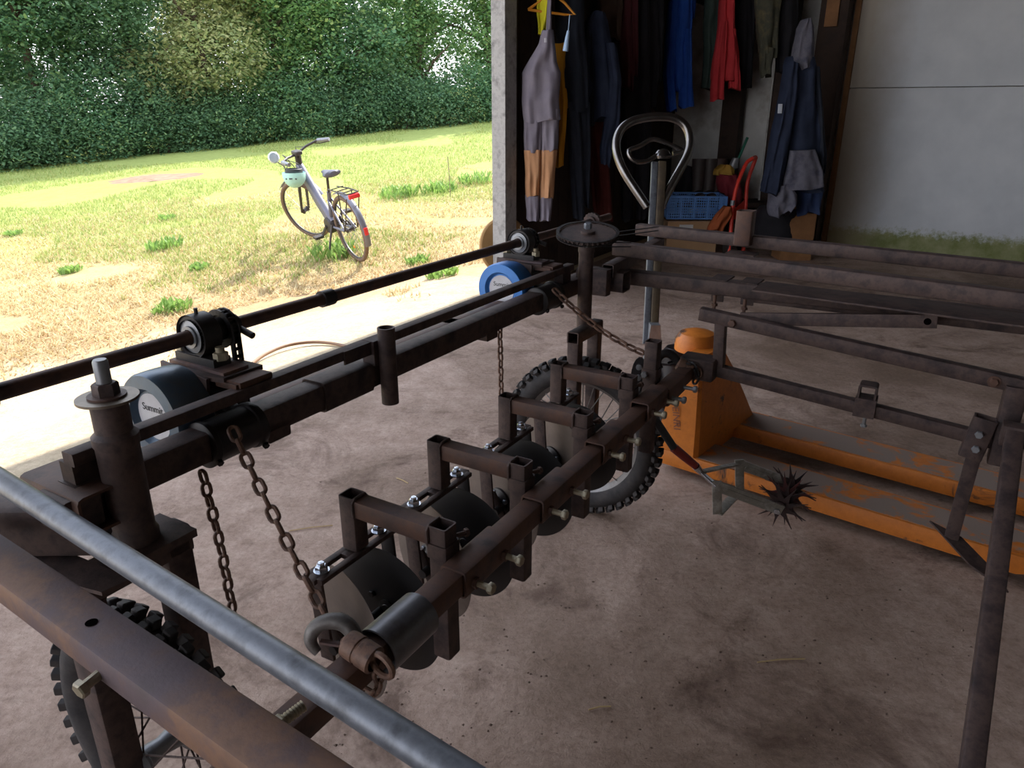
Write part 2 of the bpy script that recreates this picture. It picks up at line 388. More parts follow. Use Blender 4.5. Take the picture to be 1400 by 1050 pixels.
def ground_hit(px, py):
    lo, hi = 2.0, 40.0
    f = lambda d: (lambda p: p.z - tz(p.x, p.y))(gd(px, py, d))
    d = lo; prev = f(d)
    while d < hi:
        d2 = d * 1.02
        if f(d2) < 0: 
            for _ in range(30):
                m_ = (d + d2) / 2
                if f(m_) < 0: d2 = m_
                else: d = m_
            return gd(px, py, d)
        d = d2
    return gd(px, py, hi)
for k, (px, py, s, lb) in enumerate(((455, 350, 1.0, 'tall green grass tuft at the rear wheel of the bicycle'), (225, 340, .9, 'bright green weed clump alone in the dry grass left of the bicycle'),
        (272, 368, .45, 'small green weed below the bright weed clump on dry ground'), (570, 360, .5, 'small green weed in the straw right of the bicycle wheel'),
        (545, 270, 1.3, 'wide patch of green weeds right of the bicycle rack'), (600, 262, 1.2, 'green weeds around the foot of the thin stake'),
        (650, 250, 1.2, 'green weeds close to the door post'), (228, 300, .5, 'lone green weed in pale grass left of the helmet'),
        (96, 372, .5, 'green weed in the straw at the left edge of the field'), (235, 425, .7, 'flat green weed at the edge of the bare yard'),
        (605, 378, .6, 'low green weeds in front of the tan disc by the post'), (20, 322, .5, 'leftmost green weed in the yellow field'))):
    p = ground_hit(px, py); tag(weed(p.x, p.y, s, k), lb, 'weed', 'weeds in the field')
# ================================================================== trees of the hedge
BARK = M('bark', [(70, 60, 50), (92, 80, 66)], 8, .9, 0, .5, 30, .2)
LEAF = [leafmat('leaf_%d' % i, c, .58, .5) for i, c in enumerate((
    [(96, 134, 98), (114, 150, 102), (84, 122, 96), (146, 168, 108)],
    [(110, 150, 98), (138, 170, 106), (96, 136, 96), (170, 186, 116)],
    [(150, 162, 108), (176, 178, 122), (128, 148, 100), (196, 188, 138)],
    [(98, 132, 98), (112, 144, 104), (86, 120, 92), (132, 160, 108)]))]
def crown(rnd, blobs, n, ls, mat, name='crown'):
    V, Fs = [], []
    tot = sum(b[3] * b[4] for b in blobs)
    for (cx, cy, cz, rx, rz) in blobs:
        m_ = int(n * rx * rz / tot)
        ncl = max(6, m_ // 26)
        for c in range(ncl):
            t = rnd.random() * 6.283; u = rnd.uniform(-1, 1); q = math.sqrt(1 - u*u); rr = .62 + .42 * rnd.random() ** .6
            px, py, pz = cx + rx*rr*q*math.cos(t), cy + rx*.8*rr*q*math.sin(t), cz + rz*rr*u
            sp = .30 + .25 * rnd.random()
            for i in range(26):
                x, y, z = px + rnd.gauss(0, sp*.55), py + rnd.gauss(0, sp*.55), pz + rnd.gauss(0, sp*.36)
                s = ls * (.6 + .8 * rnd.random()); t2 = rnd.random() * 6.283; tilt = rnd.uniform(-.9, .5)
                dx = Vector((math.cos(t2)*math.cos(tilt), math.sin(t2)*math.cos(tilt), math.sin(tilt)))
                roll = rnd.uniform(-.9, .9); sd_ = Vector((-math.sin(t2)*math.cos(roll), math.cos(t2)*math.cos(roll), math.sin(roll)))
                k = len(V); o = Vector((x, y, z))
                V += [o, o + dx*s*.5 + sd_*s*.32, o + dx*s, o + dx*s*.5 - sd_*s*.32]; Fs.append((k, k+1, k+2, k+3))
    me = bpy.data.meshes.new(name); me.from_pydata([tuple(v) for v in V], [], Fs); me.materials.append(mat); return me
def tree(px, d, h, rw, kind, label, n, seed, low=.0):
    rnd = random.Random(seed); u = (px - 700) / 1000.; x, y = u * d, d * 1.05; z = tz(x, y)
    e = bpy.data.objects.new('hedge_tree', None); COL.objects.link(e); e.location = (x, y, z); tag(e, label, 'tree', 'trees of the hedge')
    blobs = []
    for i in range(9):
        t = i / 8.; hz = h * (low + (1 - low) * (.12 + .8 * t)); wr_ = rw * (.95 - .45 * abs(t - .45))
        ang = rnd.random() * 6.283; blobs.append((math.cos(ang)*rw*.4, math.sin(ang)*rw*.3, hz, wr_*.72, h*.13))
    link('crown', crown(rnd, blobs, int(n*1.6), .125, LEAF[kind]), e)
    mb = MB(); top = Vector((rnd.uniform(-.4, .4), 0, h*.8)); mb.tube([(0, 0, -.3), top*.3 + Vector((.1, 0, 0)), top*.65, top], [.17, .13, .08, .03], 8)
    link('trunk', mb.mesh('trunk', BARK), e)
    for i in range(5):
        s0 = top * rnd.uniform(.25, .7); ang = rnd.random()*6.283; mb = MB()
        e1 = s0 + Vector((math.cos(ang)*rw*.8, math.sin(ang)*rw*.6, h*rnd.uniform(.1, .25))); mb.tube([s0, (s0+e1)/2 + Vector((0, 0, .15)), e1], [.06, .04, .015], 6)
        link('branch', mb.mesh('branch', BARK), e)
    return e
TREES = [(-260, 21, 7.5, 2.4, 0, 'dark tree beyond the left end of the hedge'), (-90, 20, 7.2, 2.3, 3, 'dark leafy tree at the left edge of the field'),
         (60, 20.5, 7.4, 2.3, 0, 'dark green tree with yellowish tips at the far left of the hedge'), (190, 21.5, 7.0, 2.2, 3, 'deep green tree in the shade left of the pale tree'),
         (290, 21.8, 7.4, 2.2, 2, 'pale yellow-green flowering tree in the middle of the hedge'), (385, 22.5, 6.4, 2.2, 1, 'bright green tree above the bicycle handlebar'),
         (480, 23.5, 5.6, 2.0, 0, 'tree with sky gaps above the bicycle saddle'), (575, 24.5, 5.2, 2.0, 1, 'light green tree with open top against the sky'),
         (670, 25.5, 6.2, 2.2, 1, 'sunlit tree right beside the door post'), (800, 27, 7, 2.6, 0, 'tree hidden behind the barn corner')]
for i, (px, d, h, rw, kd, lb) in enumerate(TREES): tree(px, d, h, rw, kd, lb, 20000 if i < 6 else 14000, 40 + i, .02)
for i in range(11):                                        # bushes closing the foot of the hedge
    px = -110 + 82 * i; d = 18.3 + (px + 110) / 820. * 6.3
    x, y = (px - 700) / 1000. * d, d * 1.045; z = tz(x, y); rnd = random.Random(900 + i)
    e = bpy.data.objects.new('hedge_bush', None); COL.objects.link(e); e.location = (x, y, z)
    lb = ['outermost left bush at the foot of the hedge', 'bush at the hedge foot under the left edge tree', 'second bush from the left at the foot of the hedge', 'bush with brownish twigs at the hedge foot, left', 'bush at the hedge foot behind the bare soil patch', 'low bush under the pale tree', 'bush at the hedge foot behind the bicycle mirror', 'bush at the hedge foot behind the bicycle saddle', 'bush with a few yellow leaves right of the bicycle', 'bush behind the thin stake', 'bush at the hedge foot next to the door post'][i]
    tag(e, lb, 'bush', 'bushes at the foot of the hedge')
    link('crown', crown(rnd, [(rnd.uniform(-.4, .4) + q*.7, rnd.uniform(-.2, .2), .55 + .5*(q == 0), 1.0, .7) for q in (-1, 0, 1)], 10000, .09, LEAF[3 if i % 3 else 0]), e)
    mb = MB(); [mb.tube([(q*.25, 0, -.1), (q*.5, .05, .9)], [.03, .01], 6) for q in (-1, 0, 1)]
    link('stem', mb.mesh('stem', BARK), e)
# dark wood behind, so the hedge is deep
for i in range(7):
    px = -300 + 170 * i; d = 27 + i * .6
    tree(px, d, 9.5 if i not in (4, 5) else 6.0, 3.0, 3, ['tall dark tree deep in the wood far left', 'tall dark tree in the second row at left', 'second-row dark tree behind the shaded tree', 'second-row dark tree behind the pale tree', 'second-row low tree behind the sky gaps', 'second-row low tree by the open sky', 'second-row tree behind the door post'][i], 22000 if i < 4 else 12000, 300 + i, 0)
# bare soil patch in the field
pc_ = ground_hit(215, 243); V, Fs = [(pc_.x, pc_.y, tz(pc_.x, pc_.y) + .035)], []
for j, (rr, hh) in enumerate(((.5, .03), (1.0, -.01))):
    for k in range(28):
        an = 2*math.pi*k/28; q = rr*(1 + .18*noise.noise((math.cos(an)*2, math.sin(an)*2, 5))); x, y = pc_.x + 1.0*q*math.cos(an), pc_.y + .75*q*math.sin(an); V.append((x, y, tz(x, y) + hh + .012*random.random()))
for k in range(28): Fs.append((0, 1 + k, 1 + (k+1) % 28)); Fs.append((1 + k, 29 + k, 29 + (k+1) % 28, 1 + (k+1) % 28))
V = [(a - pc_.x, b - pc_.y, c - pc_.z) for a, b, c in V]
me = bpy.data.meshes.new('soil_patch'); me.from_pydata(V, [], Fs); me.materials.append(M('bare_soil', [(120, 100, 84), (146, 126, 106)], 6, .95, 0, .5, 20, .1))
o = link('soil_patch', me); o.location = pc_; tag(o, 'brown bare soil patch in the grass left of the bicycle', 'soil', None, 'stuff')
# thin stake, tan disc
p0 = ground_hit(616, 270); mb = MB(); p1 = gd(612, 214, (Vector(p0) - Vector((0, 0, CAMH))).dot(Vector((0, CT, -ST)))); mb.tube([p0 - Vector((0, 0, .05)), (Vector(p0)+p1)/2 + Vector((.005, 0, 0)), p1], .006, 8)
one('field_stake', mb, M('dry_cane', [(112, 104, 72)], rough=.8), 'thin upright cane stake standing in the field right of the bicycle', 'stake', p0)
# ================================================================== the home-built implement (machine frame: a, b, z)
ZV = Vector((0, 0, 1)); A_ = Vector((0, 1, 0)); B_ = Vector((1, 0, 0))      # local directions of a and b
fr = T('implement_frame', 'rusty welded steel frame carrying the wheels, shaft and blue winch motors', 'frame', (-.6, -.1, 0), machine=True)
fr.part('main_beam', MB().sq(L(-1.44, -.1, .707), L(.17, -.1, .707), .05), RUST)
fr.part('repair_sleeve', MB().sq(L(-.99, -.1, .707), L(-.86, -.1, .707), .058, wall=.0035), RUST)
fr.part('upper_bar', MB().bar(L(-1.435, -.09, .769), L(.03, -.09, .771), .025, .019), RUST)
fr.part('splice_plate', MB().bar(L(-.93, -.0765, .766), L(-.815, -.0765, .766), .004, .026), RUST)
fr.part('lower_bar', MB().sq(L(-1.17, -.2, .684), L(-.18, -.2, .684), .03), RUST2)
for a in (-1.10, -.42): fr.part('spacer_plate', MB().bar(L(a, -.225, .684), L(a, -.075, .684), .05, .03), RUST)
fr.part('bar_stand', MB().box(L(.0, -.1, .746), (.03, .05, .032)), RUST)
fr.part('bar_stand', MB().box(L(-1.41, -.1, .746), (.03, .05, .03)), RUST)
st = fr.part('guide_tube', MB().pipe(L(-.832, -.056, .648), L(-.832, -.056, .805), .0172, .0035), RUST)
fr.part('tube_bracket', MB().box(L(-.832, -.083, .755), (.03, .05, .05)), RUST, st)
# near corner post on its plate
ps = fr.part('corner_post', MB().lathe(L(-1.385, -.058, .632), ZV, [(.031, 0), (.031, .012), (.0275, .018), (.0275, .146), (.0295, .150), (.0295, .162), (.0235, .168), (.0235, .212)], 32), RUST)
fr.part('washer', MB().lathe(L(-1.385, -.058, .8445), ZV, [(.010, 0), (.0385, 0), (.0385, .0035), (.010, .0035)], 40, True), M('dull_washer', [(122, 112, 100), (98, 88, 78)], 30, .45, .6, .1), ps)
fr.part('washer', MB().lathe(L(-1.385, -.058, .848), ZV, [(.010, 0), (.024, 0), (.024, .003), (.010, .003)], 32, True), RUST2, ps)
fr.part('nut', MB().lathe(L(-1.385, -.058, .851), ZV, [(.0165, 0), (.0165, .014), (.0145, .0165), (.009, .0165)], 6), RUST, ps)
fr.part('bolt_end', MB().lathe(L(-1.385, -.058, .86), ZV, [(.0095, 0), (.0095, .036), (.008, .039)], 16), ALU, ps)
fr.part('base_plate', MB().box(L(-1.375, -.05, .626), (.085, .10, .012)), RUST)
fr.part('end_block', MB().sq(L(-1.425, -.185, .702), L(-1.425, -.045, .702), .066, .058, .004), RUST2)
fr.part('end_block', MB().bar(L(-1.445, -.125, .70), L(-1.445, -.06, .70), .05, .052), RUST)
fr.part('weld_bead', MB().tube([L(-1.395 + .002*(i % 2), -.18 + .012*i, .7312 + .0012*(i % 2)) for i in range(9)], .004, 8), RUST2)
# block under the pipe and gusset to the left
fr.part('cross_block', MB().sq(L(-1.50, -.26, .655), L(-1.40, -.10, .655), .075), RUST)
fr.part('gusset_plate', MB().prism([(-.11, -.03), (.10, -.045), (.115, -.01), (-.09, .035)], L(-1.455, -.115, .612), L(.28, 1, 0), L(1, -.28, 0), .006), RUST)
fr.part('side_beam', MB().sq(L(-1.545, -.19, .682), L(-1.594, .72, .682), .051, .036, wall=.004), RUST3)
sb = bpy.data.objects['side_beam']
fr.part('drilled_hole', MB().lathe(L(-1.566, .16, .7004), ZV, [(.0005, 0), (.0062, 0), (.0062, .0006), (.0005, .0006)], 20), HOLEM, sb)  # flat black disc, hole depth painted as shade
def Lp(px, py, d): p = gd(px, py, d); a, b = AB(p); return L(a, b, p.z)
BLT = Lp(116, 938, .715); BLD = (BLT - Lp(148, 912, .735)).normalized()
bt = fr.part('clamp_bolt', MB().hexbolt(BLT, BLD, .0095, .008, .045, .0055), BRASS)
fr.part('nut', MB().lathe(BLT - BLD*.036, -BLD, [(.0095, 0), (.0095, .01)], 6), RUST2, bt)
bt = fr.part('clamp_bolt', MB().hexbolt(L(-1.535, .392, .655), L(1, .2, .1), .0095, .008, .0, .0055), BRASS)
fr.part('thread_end', MB().lathe(L(-1.528, .393, .656), L(1, .2, .1), [(.0062, 0), (.0062, .002), (.0054, .003)] * 1 + [(.0062 if k % 2 else .0052, .004 + .0015*k) for k in range(14)], 12), BRASS, bt)
# far corner post with horizontal sprocket
ps = fr.part('corner_post', MB().lathe(L(.03, -.04, .57), ZV, [(.0215, 0), (.0215, .245), (.0235, .25), (.0235, .262), (.021, .27)], 28), RUST)
def sprocket(mb, c, ax, r, n, t, hub):
    pr_ = []
    for i in range(n):
        for da, rr in ((-.5, r*.955), (-.28, r*.96), (-.1, r*1.03), (.1, r*1.03), (.28, r*.96)):
            an = 2*math.pi*(i + da)/n; pr_.append((rr*math.cos(an), rr*math.sin(an)))
    x, y, d = frame_of(ax); mb.prism(pr_, c, x, y, t); mb.lathe(Vector(c) - d*hub[1]/2, d, [(hub[0], 0), (hub[0], hub[1])], 20); return mb
SPC = L(.03, -.038, .870); SPN = Vector((.09, -.18, 1)).normalized(); SPX, SPY, _ = frame_of(SPN)
sp = fr.part('sprocket', sprocket(MB(), SPC, SPN, .083, 36, .006, (.02, .02)), RUST)
sp['label'] = 'large flat toothed sprocket lying on the far post'
fr.part('axle_stub', MB().cyl(L(.03, -.04, .85), L(.03, -.04, .875), .012), DARK, sp)
fr.part('nut', MB().hexbolt(SPC + SPN*.016, SPN, .0115, .016), GALV, sp)
ch = MB()
for i in range(46):
    an = 2*math.pi*i/46; rd_ = SPX*math.cos(an) + SPY*math.sin(an); c = SPC + rd_*.085; x_ = SPN.cross(rd_); 
    rot = Matrix((rd_, x_, SPN)).transposed()
    for dz in (-.006, .006): ch.box(c + SPN*dz, (.0085, .0105, .0024), rot)
for (a0, b0, a1, b1) in ((.112, -.03, .45, .02), (-.045, .0, .12, .06)):
    p, q = L(a0, b0, .853), L(a1, b1, .835); n = int((q-p).length/.0105); d_ = (q-p).normalized(); x, y, _ = frame_of(d_)
    for i in range(n):
        for dz in (-.006, .006): ch.box(p + (q-p)*(i/n) + ZV*dz, (.0075, .0115, .0022), Matrix((x, d_, ZV)).transposed())
fr.part('roller_chain', ch, DARK, sp, None)
# transverse rails to the right
fr.part('chain_rail', MB().sq(L(.575, -.10, .808), L(.385, 1.5, .806), .04, .038), RUST)
fr.part('chain_rail', MB().sq(L(.20, -.022, .806), L(-.01, 1.5, .806), .042, .04), RUST)
fr.part('cross_beam', MB().sq(L(.20, .0, .722), L(.25, 1.5, .722), .05, .042), RUST)
fr.part('cross_beam', MB().bar(L(.235, .40, .705), L(.235, 1.5, .712), .06, .034), RUST)
fr.part('cover_plate', MB().bar(L(.17, .42, .745), L(.10, 1.45, .745), .13, .005), RUST)
fr.part('joint_block', MB().sq(L(.10, -.09, .73), L(.10, .06, .73), .06, .06), RUST)
fr.part('joint_block', MB().bar(L(.03, .012, .70), L(.03, .012, .775), .045, .035), RUST)
fr.part('rail_carrier', MB().sq(L(.05, .02, .765), L(.58, -.02, .765), .035, .04), RUST)
fr.part('stub_tube', MB().sq(L(.50, .285, .80), L(.50, .285, .905), .052, wall=.003, up=A_), RUST2)
fr.part('stub_foot', MB().box(L(.50, .285, .77), (.09, .07, .006)), RUST)
for b in (.30, .385):
    cb = fr.part('screw_clamp', MB().box(L(.235, b, .742), (.05, .085, .005)).box(L(.205, b, .71), (.035, .006, .06)), RUST)
    fr.part('clamp_screw', MB().hexbolt(L(.18, b, .652), (0, 0, -1), .010, .008, .05, .005), RUST2, cb)
    fr.part('locknut', MB().lathe(L(.18, b, .672), ZV, [(.0095, 0), (.0095, .007)], 6), RUST2, cb)
# winch motors
def motor(a, b, z, cap, txt, lab):
    body = fr.part('winch_motor', MB().lathe(L(a, b, z), A_, [(.001, .010), (.043, .010), (.048, .004), (.050, .0), (.0715, .0012), (.074, .006), (.0745, .03), (.0735, .052), (.070, .07), (.064, .075), (.001, .075)], 48), cap)
    body['label'] = lab
    pl = fr.part('name_plate', MB().lathe(L(a, b, z), -A_, [(.0005, -.0102), (.040, -.0102), (.040, -.0088), (.0005, -.0088)], 36), LABELM, body)
    rot = Matrix((B_, ZV, -A_)).transposed().to_4x4()
    for s_, off, bd in txt:
        fr.inst('lettering', text_mesh(bd, s_, INK), Matrix.Translation(L(a + .0086, b, z) + B_*off[0] + ZV*off[1]) @ rot, body)
    fr.part('gearbox', MB().lathe(L(a + .075, b, z), A_, [(.001, 0), (.044, 0), (.044, .05), (.04, .055), (.04, .09), (.001, .09)], 32), DARK)
    # bracket plate and pillow block bearing for the shaft
    pz = SHZ - .056
    fr.part('bracket_plate', MB().prism([(-.055, .075), (.05, .075), (.085, .085), (.085, .165), (-.055, .165)], L(a, b, pz), B_, A_, .008), RUST)
    fr.part('bracket_angle', MB().bar(L(a + .085, b + .088, pz - .008), L(a + .16, b + .088, pz - .008), .05, .010).bar(L(a + .09, b + .100, .783), L(a + .155, b + .100, .783), .035, .012), RUST2)
    fr.part('bracket_web', MB().bar(L(a + .072, b - .055, pz - .01), L(a + .072, b + .06, pz - .022), .006, .05), RUST)
    bx, bz = b + .0, SHZ - z
    pb_ = fr.part('bearing_block', MB().lathe(L(a + .10, SHB, SHZ), A_, [(.029, -.002), (.029, .003), (.0345, .003), (.037, .0), (.037, .034), (.0345, .036), (.029, .036)], 36, True).box(L(a + .117, SHB, SHZ - .040), (.10, .034, .014)), DARK)
    fr.part('inner_race', MB().lathe(L(a + .10, SHB, SHZ), A_, [(.0135, -.004), (.019, -.004), (.019, .0), (.029, .002), (.029, .03), (.0135, .036)], 28, True), ALU, pb_)
    fr.part('grease_nipple', MB().cyl(L(a + .117, SHB, SHZ + .036), L(a + .117, SHB, SHZ + .046), .0035, seg=10), DARK, pb_)
    for s_ in (-1, 1):
        w_ = fr.part('mount_bolt', MB().lathe(L(a + .117, SHB + s_*.048, SHZ - .036), ZV, [(.0125, 0), (.0125, .012), (.010, .0135)], 6).cyl(L(a + .117, SHB + s_*.048, SHZ - .03), L(a + .117, SHB + s_*.048, SHZ - .014), .0075), BRASS, pb_)
    fr.part('base_plate', MB().box(L(a + .117, SHB + .012, SHZ - .052), (.14, .05, .010)), RUST3)
    # cable drum around the main beam below the motor
    dr = fr.part('chain_drum', MB().lathe(L(a + .015, -.098, .705), A_, [(.0355, 0), (.0385, .002), (.0385, .010), (.0365, .012), (.036, .016), (.036, .088), (.0385, .090), (.0400, .096), (.0385, .104), (.0355, .106)], 28), DARK)
    fr.part('band_bolt', MB().hexbolt(L(a + .02, -.066, .684), L(-.3, 1, -.4), .006, .006).hexbolt(L(a + .112, -.068, .676), L(-.3, 1, -.4), .006, .006), DARK, dr)
    fr.part('drum_arm', MB().bar(L(a + .1, b + .05, z), L(a + .1, -.09, .71), .03, .02), DARK, dr)
SHB, SHZ = -.205, .845
LABELM = M('printed_label', [(186, 186, 190), (172, 170, 176)], 30, .5, .1, .05)
INK = M('black_print', [(24, 22, 24)], rough=.6, bmp=0)
CAPB = M('blue_motor_cap', [(44, 104, 172), (52, 116, 186)], 14, .42, .15, .08, 90)
CAPG = M('grey_blue_motor_cap', [(64, 78, 92), (74, 92, 110), (86, 90, 92)], 9, .38, .35, .08, 90)
TX = [(.017, (0, .014), 'Summit'), (.006, (.0, .002), 'winch motor'), (.016, (.004, -.016), '2')]
TX = [(.0175, (0, .014), 'Summit'), (.015, (.004, -.016), '2')]
motor(-1.25, -.2, .735, CAPG, TX, 'grey-blue winch motor with a round name plate beside the near post')
motor(-.175, -.205, .728, CAPB, TX, 'bright blue winch motor with a white name plate at the far end')
# ------------------------------------------------------------------ drive shaft
sh = T('drive_shaft', 'long rusty round drive shaft running above the frame through both bearings', 'shaft', (-.6, SHB, SHZ), machine=True)
sh.part('shaft', MB().cyl(L(-1.95, SHB, SHZ), L(.56, SHB, SHZ), .0122, seg=24), RUST2)
for a0, a1, r_ in ((-1.75, -1.455, .0195), (-.85, -.82, .0165)): cp = sh.part('coupling' if a0 < -1 else 'collar', MB().pipe(L(a0, SHB, SHZ), L(a1, SHB, SHZ), r_, r_ - .0118), RUST if a0 < -1 else DARK)
cp = bpy.data.objects['coupling']
sh.part('coupling_bolt', MB().hexbolt(L(-1.495, SHB, SHZ + .019), ZV, .009, .008).hexbolt(L(-1.475, SHB + .004, SHZ - .018), -ZV, .009, .007), RUST, cp)
def chainwheel(a):
    w_ = sh.part('chain_sprocket', sprocket(MB(), L(a, SHB, SHZ), A_, .027, 12, .008, (.02, .05)), DARK)
    m_ = MB()
    for i in range(18):
        an = 2*math.pi*i/18; c = L(a, SHB + .029*math.cos(an), SHZ + .029*math.sin(an))
        rot = Matrix((Vector((math.cos(an), 0, math.sin(an))), A_, Vector((-math.sin(an), 0, math.cos(an))))).transposed()
        for da in (-.0075, .0075): m_.box(c + A_*da, (.010, .003, .0125), rot)
        m_.cyl(c - A_*.0085, c + A_*.0085, .0035, seg=8)
    sh.part('wrapped_chain', m_, DARK, w_)
    sh.part('set_screw', MB().cyl(L(a + .02, SHB + .02, SHZ - .004), L(a + .02, SHB + .05, SHZ - .012), .006, seg=12), DARK, w_)
chainwheel(-1.085); chainwheel(-.02)
sh.part('end_gear', sprocket(MB(), L(.42, SHB, SHZ), A_, .03, 16, .016, (.018, .04)), RUST)
def roller_strand(name, label, pts, pitch, mat):
    t_ = T(name, label, 'chain', pts[-1], machine=True)
    P = [L(*p) for p in pts]; d = (P[1]-P[0]); n = int(d.length/pitch); u = d.normalized()
    me = MB(); 
    for da in (-.0065, .0065): me.box((da, 0, 0), (.0028, .0125, pitch*1.25), ch=.0012)
    for dz in (-pitch/2, pitch/2): me.cyl((-.008, 0, dz), (.008, 0, dz), .0034, seg=8)
    me_ = me.mesh('chain_plate', mat)
    x, y, _ = frame_of(u, A_)
    rot = Matrix((A_.cross(u).normalized().cross(u).normalized() * -1, u.cross(A_.cross(u).normalized().cross(u).normalized() * -1), u)).transposed().to_4x4()
    for i in range(n + 1): t_.inst('chain_plate', me_, Matrix.Translation(P[0] + u*pitch*i) @ rot)
roller_strand('roller_chain', 'front strand of black roller chain hanging from the shaft sprocket', [(-1.085, SHB + .029, SHZ), (-1.085, SHB + .030, .70)], .0135, DARK)
roller_strand('roller_chain', 'rear strand of black roller chain hanging from the shaft sprocket', [(-1.085, SHB - .029, SHZ), (-1.085, SHB - .027, .70)], .0135, DARK)
# ------------------------------------------------------------------ tool bar with its parallel arms
tb = T('tool_bar', 'brown rusty square tool bar held by two parallel arms', 'tool bar', (-.6, .285, .51), machine=True)
tb.part('bar', MB().sq(L(-1.80, .287, .513), L(.07, .283, .513), .04, wall=.004), RUST2)
tb.part('sleeve_pipe', MB().pipe(L(-1.285, .287, .511), L(-1.19, .287, .511), .035, .003, 36), M('dull_grey_pipe', [(86, 86, 88), (104, 104, 108), (76, 72, 70)], 12, .4, .5, .1, 60))
tb.part('bar_head', MB().box(L(.085, .30, .515), (.10, .07, .06), ch=.006), RUST)
tb.part('lower_arm', MB().sq(L(.10, .31, .512), L(.10, 1.04, .449), .031, .034), RUST)
tb.part('upper_arm', MB().sq(L(.10, .286, .666), L(.10, 1.12, .594), .032, .036), RUST)
tb.part('arm_upright', MB().bar(L(.10, .352, .515), L(.10, .345, .655), .03, .03, up=A_), RUST)
tb.part('arm_bolt', MB().hexbolt(L(.084, .380, .655), -A_, .011, .010), RUST2)
tb.part('arm_bolt', MB().hexbolt(L(.083, .998, .603), -A_, .010, .010).lathe(L(.083, .998, .603), -A_, [(.014, 0), (.014, .002), (.005, .002)], 20), RUST2)
lk = tb.part('link_bar', MB().bar(L(.123, .392, .660), L(.123, .858, .720), .012, .034), RUST)
tb.part('link_hole', MB().lathe(L(.123, .838, .7175), -A_, [(.0005, .0), (.0085, .0), (.0085, .0066), (.0005, .0066)], 18), HOLEM, lk)  # black disc in place of a shaded hole
hp = tb.part('hoop_clamp', MB().sq(L(.078, .738, .521), L(.122, .738, .521), .044, .044, .005).box(L(.10, .738, .482), (.05, .05, .05)), RUST)
tb.part('clamp_screw', MB().hexbolt(L(.10, .742, .430), -ZV, .008, .007, .03, .0045), ALU, hp)
# right-hand end: upright plate, bracket, tine and leg
tb.part('end_upright', MB().sq(L(.10, 1.045, .40), L(.10, 1.045, .60), .045, .06), RUST)
bk = tb.part('tine_bracket', MB().sq(L(.075, .985, .41), L(.075, 1.0, .515), .05, .036, .004, up=A_), RUST)
for z in (.478, .44): tb.part('bracket_bolt', MB().hexbolt(L(.053, .992, z), -A_, .0095, .009, .02), ALU, bk)
tn = tb.part('tine', MB().bar(L(.09, .995, .45), L(.10, .990, .165), .032, .010, up=A_), RUST)
tb.part('share', MB().prism([(-.10, .0), (-.02, .03), (.09, .012), (.13, -.012), (.03, -.028)], L(.085, 1.02, .150), L(-.45, 1, -.45), L(1, .3, .25), .005), RUST, tn)
tb.part('support_leg', MB().sq(L(.02, 1.055, .515), L(-.90, 1.045, .004), .036, .036), RUST)
tb.part('leg_head', MB().bar(L(.02, 1.03, .505), L(.02, 1.12, .505), .045, .05), RUST)
